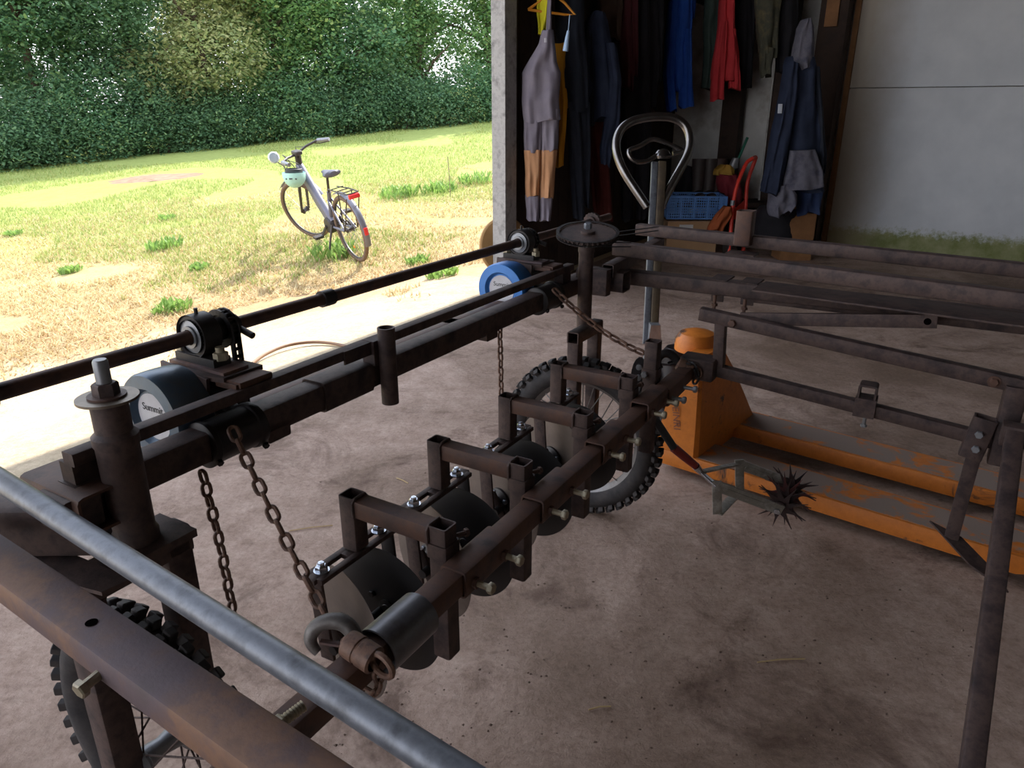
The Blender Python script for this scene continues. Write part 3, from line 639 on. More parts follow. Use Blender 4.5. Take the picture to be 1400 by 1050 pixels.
# ------------------------------------------------------------------ disc openers on the tool bar
def disc_unit():
    a0 = 0.0
    t_ = T('disc_opener', 'x', 'disc opener', (0, .245, .335), machine=True, group='disc openers clamped to the tool bar')
    t_.part('inner_upright', MB().sq(L(0, .2435, .335), L(0, .2435, .585), .034, wall=.003, up=A_), RUST)
    t_.part('outer_upright', MB().sq(L(0, .052, .482), L(0, .052, .585), .034, wall=.003, up=A_), RUST)
    t_.part('cross_tube', MB().sq(L(0, .068, .566), L(0, .228, .566), .034, wall=.003), RUST2)
    for b in (.0695, .2265): t_.part('weld_seam', MB().tube([L(q[0], b, .566 + q[1]) for q in ((-.018, -.015), (-.019, .012), (-.012, .019), (.013, .0185), (.019, .010), (.018, -.014))], .003, 6), RUST)
    sl = t_.part('clamp_sleeve', MB().sq(L(-.035, .287, .513), L(.10, .286, .513), .048, wall=.0038), RUST2)
    for a in (-.012, .075):
        bo = t_.part('clamp_bolt', MB().hexbolt(L(a, .338, .508), B_, .0095, .009, .03, .0055), BRASS)
        t_.part('locknut', MB().lathe(L(a, .311, .508), B_, [(.0095, 0), (.0095, .007)], 6), RUST2, bo)
    bo = t_.part('upright_bolt', MB().hexbolt(L(.040, .258, .552), A_ + B_*.5, .0075, .007, .03, .0045), RUST2)
    t_.part('sleeve_band', MB().sq(L(0, .2435, .530), L(0, .2435, .555), .0405, wall=.003, up=A_), RUST)
    # slotted plate: two rails with rounded bridge ends, so the slot is open
    m_ = MB()
    for s_ in (-1, 1): m_.bar(L(-.105, .052 + s_*.0145, .474), L(.085, .052 + s_*.0145, .474), .013, .009, .0012)
    for a in (-.103, -.02, .083): m_.bar(L(a - .009, .052, .474), L(a + .009, .052, .474), .020, .0088, .001)
    sp_ = t_.part('slotted_plate', m_, RUST)
    for a in (-.084, .060):
        t_.part('washer', MB().lathe(L(a, .052, .4786), ZV, [(.004, 0), (.0135, 0), (.0135, .0025), (.004, .0025)], 24, True), BRIGHT, sp_)
        t_.part('plate_nut', MB().lathe(L(a, .052, .481), ZV, [(.0108, 0), (.0108, .008), (.008, .0105), (.0058, .0105), (.0058, .0145), (.0005, .015)], 6), BRIGHT, sp_)
    for a in (-.100, .080):
        lg = t_.part('disc_leg', MB().bar(L(a, .052, .472), L(a, .064, .315), .030, .006, up=A_), RUST if a < 0 else DARK)
    for a, yaw, mt, sgn, db, dz in ((-.050, R(17), PALED, -1, -.015, -.002), (.024, R(3.5), BLACKD, -1, .016, .008)):  # near disc pale, far disc black
        ax = Vector((math.sin(yaw), math.cos(yaw), 0)) * sgn
        c = L(a, .08 + db, .34 + dz)
        d_ = t_.part('disc', MB().lathe(c, ax, [(.0005, .0025), (.100, .0025), (.124, .0006), (.1245, 0), (.124, -.0006), (.100, -.0025), (.0005, -.0025)], 72), mt)
        x, y, _ = frame_of(ax)
        t_.part('hub', MB().lathe(c + ax*.0025, ax, [(.0005, .004), (.012, .004), (.015, .0), (.021, .0), (.021, .002), (.017, .003), (.0005, .003)] if mt is BLACKD else [(.036, 0), (.036, .006), (.022, .012), (.022, .024), (.001, .026)], 28), DARK, d_)
        for k in range(4 if mt is PALED else 3):
            an = 2*math.pi*k/(4 if mt is PALED else 3) + .5; rr = .028 if mt is PALED else .042
            t_.part('hub_bolt', MB().hexbolt(c + ax*(.0085 if mt is PALED else .0025) + (x*math.cos(an) + y*math.sin(an))*rr, ax, .0068, .006, .0), GALV if mt is PALED else DARK, d_)
    t_.part('bearing_strap', MB().bar(L(-.082, .055, .375), L(-.082, .088, .315), .026, .006, up=A_), RUST)
    t_.part('disc_axle', MB().cyl(L(-.104, .08, .34), L(.086, .08, .34), .009, seg=14), DARK)
    return t_.e
PALED = M('pale_steel_disc', [(92, 82, 76), (108, 96, 88), (80, 70, 66)], 6, .45, .45, .1, 60)
D0 = disc_unit()
DL = ['disc opener nearest the grey sleeve pipe and the chain hook', 'second disc opener along the tool bar from the grey sleeve pipe', 'third disc opener, its crossbar in front of the spoked wheel rim', 'disc opener furthest along the bar, in front of the far knobby tyre']
for k, a in enumerate((-1.07, -.822, -.556, -.305)):
    if k == 0: D0.location = W(a, .245, .335); D0['label'] = DL[0]
    else: dup(D0, W(a, .245, .335 + .004*k), DL[k])
cl = T('tool_clamp', 'single upright square tube clamped at the far end of the tool bar', 'clamp', (-.15, .245, .3), machine=True)
cl.part('upright', MB().sq(L(-.15, .2435, .335), L(-.15, .2435, .645), .036, wall=.003, up=A_), RUST)
cl.part('clamp_sleeve', MB().sq(L(-.19, .287, .513), L(-.06, .286, .513), .048, wall=.0038), RUST2)
for a in (-.17, -.08): cl.part('clamp_bolt', MB().hexbolt(L(a, .338, .508), B_, .0095, .009, .03, .0055), ALU)
cl.part('sleeve_band', MB().sq(L(-.15, .2435, .545), L(-.15, .2435, .572), .0425, wall=.003, up=A_), RUST)
cl.part('side_bolt', MB().hexbolt(L(-.175, .235, .56), -A_, .009, .008, .01), ALU)
# ------------------------------------------------------------------ spoked wheels in forks
def wheel_unit(a, b, label, steer):
    t_ = T('spoked_wheel', label, 'wheel', (a, b, 0), machine=True, group='knobby spoked wheels of the implement')
    Rr = .259; cz = Rr - .004; rx = Vector((math.cos(steer), math.sin(steer), 0)); ax = Vector((-math.sin(steer), math.cos(steer), 0))
    C = L(a, b, cz)
    tr = .031
    prof_ = [(Rr - .018 - tr + tr*math.cos(R(t)), tr*1.0*math.sin(R(t))) for t in range(-150, 151, 25)]
    ty = t_.part('tyre', MB().lathe(C, ax, prof_ + [(Rr - .071, .015), (Rr - .071, -.015)], 96, True), RUBBER)
    km = MB().box((0, 0, 0), (.017, .016, .016), ch=.0025).mesh('knob', RUBBER, 30)
    for i in range(44):
        for off, ang, da in ((-.021, 40, .5), (.021, -40, .5), (-.008, 12, 0), (.009, -12, 0)):
            an = 2*math.pi*(i + da)/44; rad = rx*math.cos(an) + ZV*math.sin(an); tg = -rx*math.sin(an) + ZV*math.cos(an)
            tl = R(ang); nrm = (rad*math.cos(tl) - ax*math.sin(tl)*(1)); sx = (ax*math.cos(tl) + rad*math.sin(tl))
            rr = Rr - .0085 - (.010 if abs(ang) > 20 else .0015)
            m_ = Matrix((tg, sx, nrm)).transposed().to_4x4()
            t_.inst('knob', km, Matrix.Translation(C + rad*rr + ax*off*1.05) @ m_, ty)
    rim = t_.part('rim', MB().lathe(C, ax, [(Rr - .072, -.019), (Rr - .064, -.020), (Rr - .064, -.016), (Rr - .078, -.012), (Rr - .084, 0), (Rr - .078, .012), (Rr - .064, .016), (Rr - .064, .020), (Rr - .072, .019), (Rr - .090, 0)], 72, True), RIMM)
    hub = t_.part('hub', MB().lathe(C, ax, [(.012, -.045), (.034, -.043), (.036, -.038), (.034, -.034), (.020, -.028), (.015, 0), (.020, .028), (.034, .034), (.036, .038), (.034, .043), (.012, .045)], 32), ALU)
    t_.part('axle', MB().cyl(C - ax*.085, C + ax*.085, .0085, seg=14), DARK, hub)
    spm = MB().cyl((0, 0, 0), (0, 0, 1), .0017, seg=6).mesh('spoke', RUST if 'near' in label else RIMM)
    for i in range(32):
        s_ = 1 if i % 2 else -1; an = 2*math.pi*i/32; an2 = an + (.55 if (i//2) % 2 else -.55)
        p = C + ax*s_*.037 + (rx*math.cos(an2) + ZV*math.sin(an2))*.033; q = C + ax*s_*.004 + (rx*math.cos(an) + ZV*math.sin(an))*(Rr - .086)
        d_ = q - p; x, y, z_ = frame_of(d_)
        t_.inst('spoke', spm, Matrix.Translation(p) @ Matrix((x, y, z_)).transposed().to_4x4() @ Matrix.Diagonal((1, 1, d_.length, 1)))
    return t_, C, rx, ax
def fork(t_, C, ax, top, a_near, a_far, w_, mat):
    fk = t_.part('fork_crown', MB().sq(L(a_near, C.x, top), L(a_far, C.x, top), w_, wall=.0035), mat)
    for s_, a in ((0, a_near + w_*.5), (1, a_far - w_*.5)):
        lg = t_.part('fork_leg', MB().sq(L(a, C.x, top - w_*.45 if s_ == 0 else top + .012), L(a, C.x, .235), w_, wall=.0035, up=A_), mat)
        t_.part('axle_nut', MB().lathe(L(a + (-w_*.5 if s_ == 0 else w_*.5), C.x, C.z), -A_ if s_ == 0 else A_, [(.011, 0), (.011, .009), (.007, .009), (.007, .015)], 6), ALU, lg)
t_, C, rx, ax = wheel_unit(0, -.02, 'far knobby spoked wheel between rusty fork legs below the large sprocket', R(4))
fork(t_, C, ax, .592, -.083, .085, .036, RUST)
t_, C, rx, ax = wheel_unit(-1.405, -.075, 'near knobby spoked wheel at the left, half hidden by the rust-brown side beam', R(0))
fork(t_, C, ax, .592, -1.488, -1.305, .045, RUST)
# ------------------------------------------------------------------ galvanised pipe
p0, p1 = gd(-260, 490, 1.30), gd(720, 1118, .535)
mb = MB().pipe(p0, p1, .0142, .0026, 28)
one('galvanised_pipe', mb, GALV, 'long shiny galvanised steel pipe lying across the lower left above the rusty beam', 'pipe', tuple(p1))
# ------------------------------------------------------------------ chains
LP0 = (lambda p: L(*AB(p), p.z))(gd(459, 866, .995))
def link_mesh(ln, wd, r, mat):
    pts = []; s_ = (ln - wd) / 2; q = wd/2 - r
    for k in range(7): t = R(-90 + 30*k); pts.append((s_ + q*math.cos(t), q*math.sin(t), 0))
    for k in range(7): t = R(90 + 30*k); pts.append((-s_ + q*math.cos(t), q*math.sin(t), 0))
    return MB().tube(pts, r, 7, True).mesh('link', mat)
def chain(label, pts, ln, wd, r, mat, roll0=.4):
    P = [L(*p) for p in pts]; t_ = T('lifting_chain', label, 'chain', pts[-1], machine=True, group='steel lifting chains')
    me = link_mesh(ln, wd, r, mat); pitch = ln - 2*r*1.05
    seg = []; 
    for i in range(len(P)-1): seg.append((P[i+1]-P[i]).length)
    tot = sum(seg); n = int(tot/pitch)
    def at(s):
        for i, q in enumerate(seg):
            if s <= q or i == len(seg)-1: return P[i] + (P[i+1]-P[i])*(s/q)
            s -= q
    for i in range(n):
        p, q = at(i*pitch), at((i+1)*pitch); d = (q-p).normalized(); x, y, _ = frame_of(d)
        ro = roll0 + (math.pi/2 if i % 2 else 0) + random.uniform(-.15, .15); s_ = x*math.cos(ro) + y*math.sin(ro)
        t_.inst('link', me, Matrix.Translation((p+q)/2) @ Matrix((d, s_, d.cross(s_))).transposed().to_4x4())
    return t_
def sag(p, q, n, s): return [tuple(p[i]*(1-t)+q[i]*t - (s*4*t*(1-t) if i == 2 else 0) for i in range(3)) for t in [k/n for k in range(n+1)]]
chain('rusty lifting chain slanting from the near drum down to the big hook', sag((-1.205, -.058, .735), tuple((lambda v: (v.y, v.x, v.z))(LP0)), 8, .012), .032, .0205, .0034, CHAINM)
chain('rusty chain hanging straight down under the near drum, left of the slanting one', [(-1.265, -.062, .685), (-1.262, -.05, .55), (-1.262, -.045, .40)], .028, .019, .0031, CHAINM, 0)
chain('rusty lifting chain slanting from the far drum to the small hook', sag((-.13, -.06, .740), (-.085, .215, .58), 8, .022), .033, .021, .0036, CHAINM)
chain('dark chain hanging straight down below the far end of the main beam', [(-.345, -.10, .685), (-.335, -.10, .33)], .026, .018, .0031, CHAINM, .2)
# ------------------------------------------------------------------ hooks
def Lp(px, py, d): p = gd(px, py, d); a, b = AB(p); return L(a, b, p.z)
HOOKM = M('dull_cast_hook', [(96, 92, 90), (116, 112, 110), (84, 76, 72)], 30, .5, .5, .15, 150)
def hook(label, pts, rs, latch, sw, rsw, mat, base):
    t_ = T('chain_hook', label, 'hook', base, machine=True, group='chain hooks on the tool bar')
    P = [Vector(p) for p in pts]; Q, q = [], []
    for i in range(len(P) - 1):
        for f in (0, .34, .67): Q.append(P[i]*(1-f) + P[i+1]*f); q.append(rs[i]*(1-f) + rs[i+1]*f)
    Q.append(P[-1]); q.append(rs[-1])
    for _ in range(3): Q = [Q[0]] + [(Q[i-1] + Q[i]*2 + Q[i+1])/4 for i in range(1, len(Q)-1)] + [Q[-1]]
    t_.part('hook_body', MB().tube(Q, q, 14), mat)
    t_.part('latch', MB().bar(latch[0], latch[1], .008, .004), RUST3)
    s0, s1 = sw; d = (s1 - s0).normalized(); ln = (s1 - s0).length
    w_ = t_.part('swivel', MB().lathe(s0, d, [(rsw*.6, -.004), (rsw*.95, 0), (rsw, .005), (rsw, ln*.42), (rsw*.93, ln*.45), (rsw*.93, ln*.52), (rsw, ln*.55), (rsw, ln), (rsw*.8, ln + .002), (rsw*.75, ln - .006), (.001, ln - .006)], 30), CHAINM)
    e0 = s1 + d*.012
    t_.part('swivel_eye', MB().tube([e0 + d*.018*math.cos(R(t)) + ZV*.015*math.sin(R(t)) for t in range(0, 360, 24)], .0045, 8, True), CHAINM, w_)
    return t_
HD = .985
hook('big dull grey hook with latch and swivel on the near end of the tool bar',
     [Lp(494, 890, HD), Lp(486, 872, HD), Lp(479, 857, HD), Lp(466, 849, HD), Lp(450, 848, HD), Lp(434, 854, HD), Lp(425, 865, HD), Lp(424, 878, HD), Lp(430, 887, HD), Lp(435, 892, HD)],
     [.0105, .011, .0115, .0115, .011, .0105, .010, .0085, .0072, .006], (Lp(438, 877, HD), Lp(470, 882, HD)), (Lp(476, 879, .955), Lp(512, 903, .935)), .0185, HOOKM, (-1.30, .21, .50))
HE = 2.04
hook('small dark hook holding the far lifting chain beside the single upright',
     [Lp(930, 503, HE), Lp(926, 492, HE), Lp(918, 484, HE), Lp(908, 482, HE), Lp(900, 488, HE), Lp(898, 497, HE), Lp(904, 504, HE)],
     [.011, .012, .0125, .012, .0115, .010, .007], (Lp(904, 498, HE), Lp(926, 500, HE)), (Lp(927, 497, HE), Lp(945, 505, HE)), .019, DARK, (-.02, .25, .56))
chain('short rusty chain loop wrapped around the tool bar under the big hook swivel', [(-1.318, .262, .545), (-1.322, .285, .548), (-1.322, .318, .535), (-1.322, .325, .505), (-1.322, .312, .478), (-1.322, .27, .478)], .024, .016, .0031, CHAINM)
chain('dark chain wrapped around the far end of the tool bar', [(.005, .235, .535), (.02, .265, .545), (.02, .305, .542), (.02, .318, .505), (.02, .305, .48)], .03, .019, .0035, DARK)
t_ = T('chain_guide', 'oval black chain guide plate behind the single upright', 'guide plate', (-.13, .2, .45), machine=True)
t_.part('plate', MB().prism([(.022*math.cos(R(t)) , .055*math.sin(R(t))) for t in range(0, 360, 20)], L(-.135, .205, .535), B_ + A_*.3, ZV, .008), DARK)
for z in (.565, .535, .505): t_.part('rivet', MB().lathe(L(-.14, .205, z), -A_ + B_*.3, [(.008, 0), (.008, .008), (.003, .009)], 12), ALU)
# ================================================================== pallet truck
def truckmat(name, wear, grey):
    m, nt, N_, K, b = NT(name)
    n1 = noi(nt, 7, 6, .7, dist=.6); n2 = noi(nt, 40, 5, .7)
    o = ramp(nt, n2.outputs['Fac'], [(.3, lin((182, 102, 30))), (.7, lin((204, 118, 38)))])
    w_ = ramp(nt, n1.outputs['Fac'], [(wear - .04, (0, 0, 0)), (wear + .03, (1, 1, 1))])
    K.new(mixc(nt, w_.outputs[0], o.outputs[0], lin(grey)), b.inputs['Base Color'])
    b.inputs['Roughness'].default_value = .5; b.inputs['Specular IOR Level'].default_value = .4
    bump(nt, b, n2.outputs['Fac'], .1, .002); return m
ORANGE = truckmat('orange_truck_paint', .62, (70, 50, 40)); WORN = truckmat('worn_fork_paint', .44, (138, 120, 110))
pt = T('pallet_truck', 'orange hand pallet truck with worn forks and a chrome loop handle', 'pallet truck', (0, 0, 0))
pt.e.location = (.53, 2.33, 0); pt.e.rotation_euler = (0, 0, math.atan2(-.626, .78))
for v0 in (0.0, .37):
    f_ = MB(); outl = [(-.02, 0), (1.06, 0), (1.15, .03), (1.18, .08), (1.15, .13), (1.06, .16), (-.02, .16)]
    top = [Vector((u, v0 + v, .082)) for u, v in outl]; n = len(outl)
    mid = [Vector((u, v0 + v, .074)) for u, v in [(-.02, -.004), (1.06, -.004), (1.155, .026), (1.187, .08), (1.155, .134), (1.06, .164), (-.02, .164)]]
    bot = [Vector((p.x, p.y, .03 if p.x < 1.1 else .05)) for p in mid]
    inn = [Vector((p.x, v0 + .08 + (p.y - v0 - .08)*.9, p.z)) for p in bot]
    up_ = [Vector((p.x, p.y, .07)) for p in inn]
    f_.loft([top, mid, bot, inn, up_], (True, True))
    fk = pt.part('fork', f_, ORANGE, None, 30)
    pt.part('worn_top', MB().prism([(.10, .010), (1.04, .010), (1.12, .035), (1.15, .08), (1.12, .125), (1.04, .15), (.10, .15)], (0, v0, .0828), (1, 0, 0), (0, 1, 0), .0012), WORN, fk, None)
    pt.part('load_roller', MB().cyl((.98, v0 + .04, .037), (.98, v0 + .12, .037), .037, seg=24), PLAST, fk)
    pt.part('push_rod', MB().bar((.1, v0 + .08, .045), (.95, v0 + .08, .045), .02, .02), DARK, fk)
pt.part('heel_crossbar', MB().box((.03, .265, .055), (.16, .37, .045)), ORANGE)
# housing: tapered head between the fork heels
h_ = MB()
h_.loft([[Vector(p) for p in ring] for ring in (
    [(-.03, .0, .083), (.115, .0, .083), (.128, .014, .083), (.128, .50, .083), (.11, .525, .083), (-.03, .525, .083)],
    [(-.012, .004, .20), (.112, .004, .20), (.124, .016, .20), (.124, .395, .20), (.105, .415, .20), (-.012, .415, .20)],
    [(.01, .012, .33), (.104, .012, .33), (.114, .022, .33), (.114, .285, .33), (.10, .30, .33), (.01, .30, .33)],
    [(.018, .02, .405), (.10, .02, .405), (.108, .03, .405), (.108, .21, .405), (.095, .22, .405), (.018, .22, .405)],
    [(.03, .04, .425), (.085, .04, .425), (.09, .05, .425), (.09, .19, .425), (.08, .2, .425), (.03, .2, .425)])])
hs = pt.part('housing', h_, ORANGE, None, 28)
INK2 = M('faded_dark_print', [(120, 74, 56)], rough=.7, bmp=0)
ro = Matrix((Vector((.14, .02, -1)).normalized(), Vector((1, 0, .14)).normalized(), Vector((0, -1, .02)))).transposed().to_4x4()
pt.inst('lettering', text_mesh('HEINRI', .036, INK2, .0003), Matrix.Translation((.038, .0015, .222)) @ ro, hs)
pt.part('pump_body', MB().lathe((-.11, .27, .05), ZV, [(.06, 0), (.06, .16), (.05, .18), (.05, .30), (.035, .32)], 24), DARK)
pt.part('pump_cover', MB().lathe((.0, .20, .40), ZV, [(.075, 0), (.075, .04), (.06, .062), (.03, .072), (.001, .074)], 28), ORANGE)
for v in (.20, .34): pt.part('steering_wheel', MB().lathe((-.15, v - .025, .085), (0, 1, 0), [(.03, 0), (.08, .002), (.085, .006), (.085, .044), (.08, .048), (.03, .05)], 32), PLAST)
# tow bar: square tube with strip, chrome loop and lever
Hb, Ht = Vector((-.17, .265, .30)), Vector((-.155, .255, 1.06))
def hx(px, py, d=2.80):                                   # helper: point of the handle in the truck frame
    p = gd(px, py, d); q = p - pt.e.location; c_, s_ = math.cos(pt.e.rotation_euler.z), math.sin(pt.e.rotation_euler.z)
    return Vector((q.x*c_ + q.y*s_, -q.x*s_ + q.y*c_, p.z))
dirv = (hx(940, 240) - hx(845, 240)).normalized(); nrm_ = dirv.cross(ZV).normalized()
b0, b1 = hx(893, 470, 2.78), hx(905, 222, 2.80)
tw = pt.part('tow_bar', MB().sq(b0, b1, .034, .030, .003, up=dirv), M('worn_brown_steel', [(96, 84, 66), (70, 60, 52)], 20, .5, .4))
off = nrm_*.001 - dirv*.028
pt.part('control_strip', MB().bar(b0 + off, b1 + off, .020, .024, up=dirv), GALV, tw)
pt.part('tow_bar_foot', MB().prism([(-.035, -.10), (.035, -.10), (.03, .0), (.018, .10), (-.018, .10)], b0 + Vector((0, 0, -.02)), dirv, ZV, .05), ALU, tw)
pt.part('pivot_block', MB().box(b0 + Vector((0, 0, -.14)), (.10, .10, .10), ch=.01), DARK)
lp = [(885, 283), (868, 258), (851, 232), (843, 210), (842, 192), (849, 176), (862, 166), (880, 161), (900, 159), (918, 160), (932, 166), (941, 178), (944, 195), (941, 211), (932, 228), (921, 248), (910, 268), (904, 283)]
lpp = [hx(*q) for q in lp]
def smooth(P, n=3):
    for _ in range(n): P = [P[0]] + [x for i in range(len(P)-1) for x in (P[i]*.75 + P[i+1]*.25, P[i]*.25 + P[i+1]*.75)] + [P[-1]]
    return P
CHROME = M('worn_chrome', [(120, 118, 118), (92, 88, 86)], 14, .24, .95, .03, 80)
pt.part('loop_handle', MB().tube(smooth(lpp, 2), .0165, 14), CHROME)
lv = [hx(*q, 2.76) for q in ((899, 212), (885, 221), (868, 222), (859, 211), (860, 204), (875, 200), (890, 189), (903, 192), (915, 197), (930, 204), (934, 207), (920, 210))]
pt.part('lift_lever', MB().tube(smooth(lv, 2), .0085, 10), CHROME)
pt.part('lever_head', MB().lathe(hx(906, 214, 2.77), ZV, [(.030, -.006), (.032, .004), (.022, .022), (.010, .028), (.001, .029)], 24), CHROME)
# ================================================================== star-wheel hand cultivator propped against the tool bar
STEEL = M('weathered_zinc_strip', [(160, 156, 148), (132, 128, 120), (176, 172, 166)], 25, .42, .4, .1, 120)
cu = T('star_cultivator', 'star-wheel cultivator with red grip fixed to the far end of the tool bar', 'cultivator', (0, 0, 0))
def C(px, py, d): return gd(px, py, d)
hA, hB, hC = C(905, 592, 1.99), C(921, 612, 2.00), C(951, 637, 2.03)
cu.part('handle_rod', MB().cyl(C(890, 565, 1.97), hB, .011, seg=16), PLAST)
cu.part('red_grip', MB().tube([hB, hB*.5 + hC*.5, hC], [.013, .0125, .0105], 16), M('red_grip_plastic', [(132, 34, 30), (110, 28, 26)], 20, .45, 0, .05))
ns = C(958, 645, 2.05); fork_n, fork_f = C(979, 664, 2.04), C(1010, 634, 2.17)
cu.part('ferrule', MB().cyl(hC, ns, .0115, .009, 14), BRIGHT)
axn, axf = C(1064, 696, 2.08), C(1084, 662, 2.20)
for nm, e0, e1 in (('near_fork_strip', fork_n, axn), ('far_fork_strip', fork_f, axf)):
    cu.part('fork_strip', MB().bar(ns, e0, .018, .006, up=(0, 0, 1)), BRIGHT if e0 is fork_n else STEEL)
    cu.part('fork_strip', MB().bar(e0, e1 + (e1 - e0)*.06, .008, .030).bar(e0 + (e1-e0)*.12, e0 + (e1-e0)*.75, .013, .010), STEEL)
for px, py, d in ((979, 666, 2.04), (1010, 636, 2.17)):
    p = C(px, py, d); cu.part('stirrup_side', MB().bar(p + Vector((0, 0, .018)), Vector((p.x + .012, p.y, p.z - .085)), .026, .005, up=(0, 1, 0)), STEEL)
q0, q1 = C(979, 666, 2.04), C(1010, 636, 2.17)
cu.part('stirrup_blade', MB().bar(Vector((q0.x + .012, q0.y, q0.z - .085)), Vector((q1.x + .012, q1.y, q1.z - .085)), .028, .004), STEEL)
axd = (axf - axn).normalized()
cu.part('star_axle', MB().cyl(axn - axd*.012, axf + axd*.012, .005, seg=12).hexbolt(axn - axd*.012, -axd, .009, .006), BRIGHT)
SPK = M('dark_spike_steel', [(48, 40, 40), (66, 50, 48), (40, 36, 38)], 25, .45, .5, .15, 120)
X, Y, _ = frame_of(axd)
for i in range(5):
    c = axn + (axf - axn)*((i + .7)/5.2); s_ = MB(); n = 9; po = []
    for k in range(n):
        for da, rr in ((-.30, .026), (-.11, .042), (0, .078), (.11, .042)):
            an = 2*math.pi*(k + da)/n + i*.35; po.append((rr*math.cos(an), rr*math.sin(an)))
    s_.prism(po, c, X, Y, .004).lathe(c, axd, [(.016, -.008), (.016, .008)], 16)
    cu.part('star_disc', s_, SPK if i != 2 else M('red_brown_spike', [(92, 44, 42), (70, 40, 40)], 20, .5, .3))
# ================================================================== bicycle
def bike():
    ra = ground_hit(490, 357); hd = Vector((-.60, .80, 0)).normalized()
    fa = ra + hd*1.10; fz = tz(fa.x, fa.y)
    pitch = math.atan2(fz - tz(ra.x, ra.y), 1.10)
    e_loc = Vector((ra.x, ra.y, tz(ra.x, ra.y)))
    Mx = Matrix.Translation(e_loc) @ Matrix.Rotation(math.atan2(hd.y, hd.x), 4, 'Z') @ Matrix.Rotation(-pitch, 4, 'Y') @ Matrix.Rotation(R(-12.5), 4, 'X')
    t_ = T('city_bicycle', 'grey low-step electric city bicycle parked on its stand in the dry field', 'bicycle', (0, 0, 0))
    t_.e.matrix_world = Mx
    FR = M('satin_grey_frame', [(96, 94, 106), (108, 106, 118)], 12, .45, .2, .03); BK = M('bike_black', [(52, 46, 44), (66, 58, 54)], 20, .5, .1, .05)
    FEN = M('grey_fender', [(112, 112, 120)], rough=.3, metal=.2, bmp=0); TY = M('bike_tyre', [(96, 76, 62), (112, 90, 74)], 30, .8, 0, .1)
    RED = M('red_reflector', [(206, 40, 44)], rough=.3, bmp=0); AMB = M('amber_reflector', [(226, 130, 40)], rough=.3, bmp=0)
    rw = .335
    def wheel(c, ax, nm):
        w_ = t_.part(nm, MB().lathe(c, ax, [(rw - .022 + .022*math.cos(R(t)), .021*math.sin(R(t))) for t in range(-180, 180, 30)], 56, True), TY)
        t_.part('rim', MB().lathe(c, ax, [(rw - .045, -.011), (rw - .030, -.012), (rw - .030, .012), (rw - .045, .011), (rw - .05, 0)], 48, True), BK, w_)
        t_.part('hub', MB().lathe(c, ax, [(.012, -.05), (.03, -.035), (.022, -.02), (.022, .02), (.03, .035), (.012, .05)], 20), BK, w_)
        x, y, d = frame_of(ax)
        sm = MB()
        for i in range(24):
            an = 2*math.pi*i/24; s_ = .03 if i % 2 else -.03; a2 = an + (.5 if (i//2) % 2 else -.5)
            sm = MB().cyl(c + d*s_ + (x*math.cos(a2) + y*math.sin(a2))*.025, c + (x*math.cos(an) + y*math.sin(an))*(rw - .045), .0013, seg=5)
            t_.part('spoke', sm, ALU, w_)
        return w_
    Y_ = Vector((0, 1, 0))
    rear = wheel(Vector((0, 0, rw)), Y_, 'rear_wheel')
    stw = R(24); hdp = Vector((.905, 0, .83)); fdir = Vector((math.cos(stw), math.sin(stw), 0)); fy = Vector((-math.sin(stw), math.cos(stw), 0))
    steer_ax = Vector((.30, 0, -.83)).normalized()
    def st(v):                                            # turn a point of the front end about the steering axis
        return hdp + Matrix.Rotation(-stw, 3, steer_ax) @ (Vector(v) - hdp)
    fc = st((1.10, 0, rw)); fax = (st((1.10, 1, rw)) - fc).normalized()
    wheel(fc, fax, 'front_wheel')
    t_.part('reflector', MB().box((-.02, .012, .16), (.03, .006, .02)), AMB, rear)
    bb = Vector((.44, 0, .30)); stt = Vector((.30, 0, .66))
    t_.part('down_tube', MB().loft([[p + Matrix.Rotation(math.atan2(hdp.z - bb.z, hdp.x - bb.x), 3, 'Y').inverted() @ Vector((0, u, v)) for u, v in MB().prof(.075, h_, .03, 4)] for p, h_ in ((bb + Vector((-.03, 0, .02)), .13), (bb*.6 + hdp*.4, .125), (hdp*.93 + bb*.07, .10), (hdp + Vector((.02, 0, .02)), .08))]), FR)
    t_.part('head_tube', MB().cyl((.935, 0, .74), (.885, 0, .94), .033, seg=20), BK)
    t_.part('seat_tube', MB().cyl(bb, stt, .021, seg=14), FR)
    t_.part('motor_case', MB().lathe(bb - Vector((0, .06, 0)), Y_, [(.02, 0), (.075, .004), (.085, .02), (.085, .10), (.075, .116), (.02, .12)], 24), BK)
    for s_ in (-1, 1):
        t_.part('chain_stay', MB().tube([bb + Vector((-.05, s_*.035, 0)), (0, s_*.062, rw)], .011, 8), FR)
        t_.part('seat_stay', MB().tube([stt + Vector((.03, s_*.02, -.08)), (0, s_*.062, rw)], .010, 8), FR)
        t_.part('fork_leg', MB().tube([st((.955, s_*.05, .70)), st((1.10, s_*.055, rw))], [.018, .013], 10), BK)
        hb0 = st((.885, s_*.03, .965)); t_.part('handlebar', MB().tube([hb0, st((.87, s_*.14, .985)), st((.81, s_*.27, .995)), st((.72, s_*.30, .99))], .0125, 10), BK)
        t_.part('grip', MB().tube([st((.81, s_*.27, .995)), st((.68, s_*.31, .987))], .019, 12), ALU)
        t_.part('brake_lever', MB().tube([st((.84, s_*.24, .98)), st((.80, s_*.28, .96)), st((.72, s_*.34, .955))], .006, 6), BK)
        t_.part('crank', MB().bar(bb + Vector((0, s_*.07, 0)), bb + Vector((s_*.12, s_*.085, -s_*.12)), .014, .026), BK)
        t_.part('pedal', MB().box(bb + Vector((s_*.12, s_*.135, -s_*.12)), (.085, .09, .024)), BK)
    t_.part('stem', MB().tube([(.89, 0, .92), (.872, 0, .96), st((.885, 0, .965))], .024, 12).box(st((.87, 0, .98)), (.13, .075, .04), ch=.012), BK)
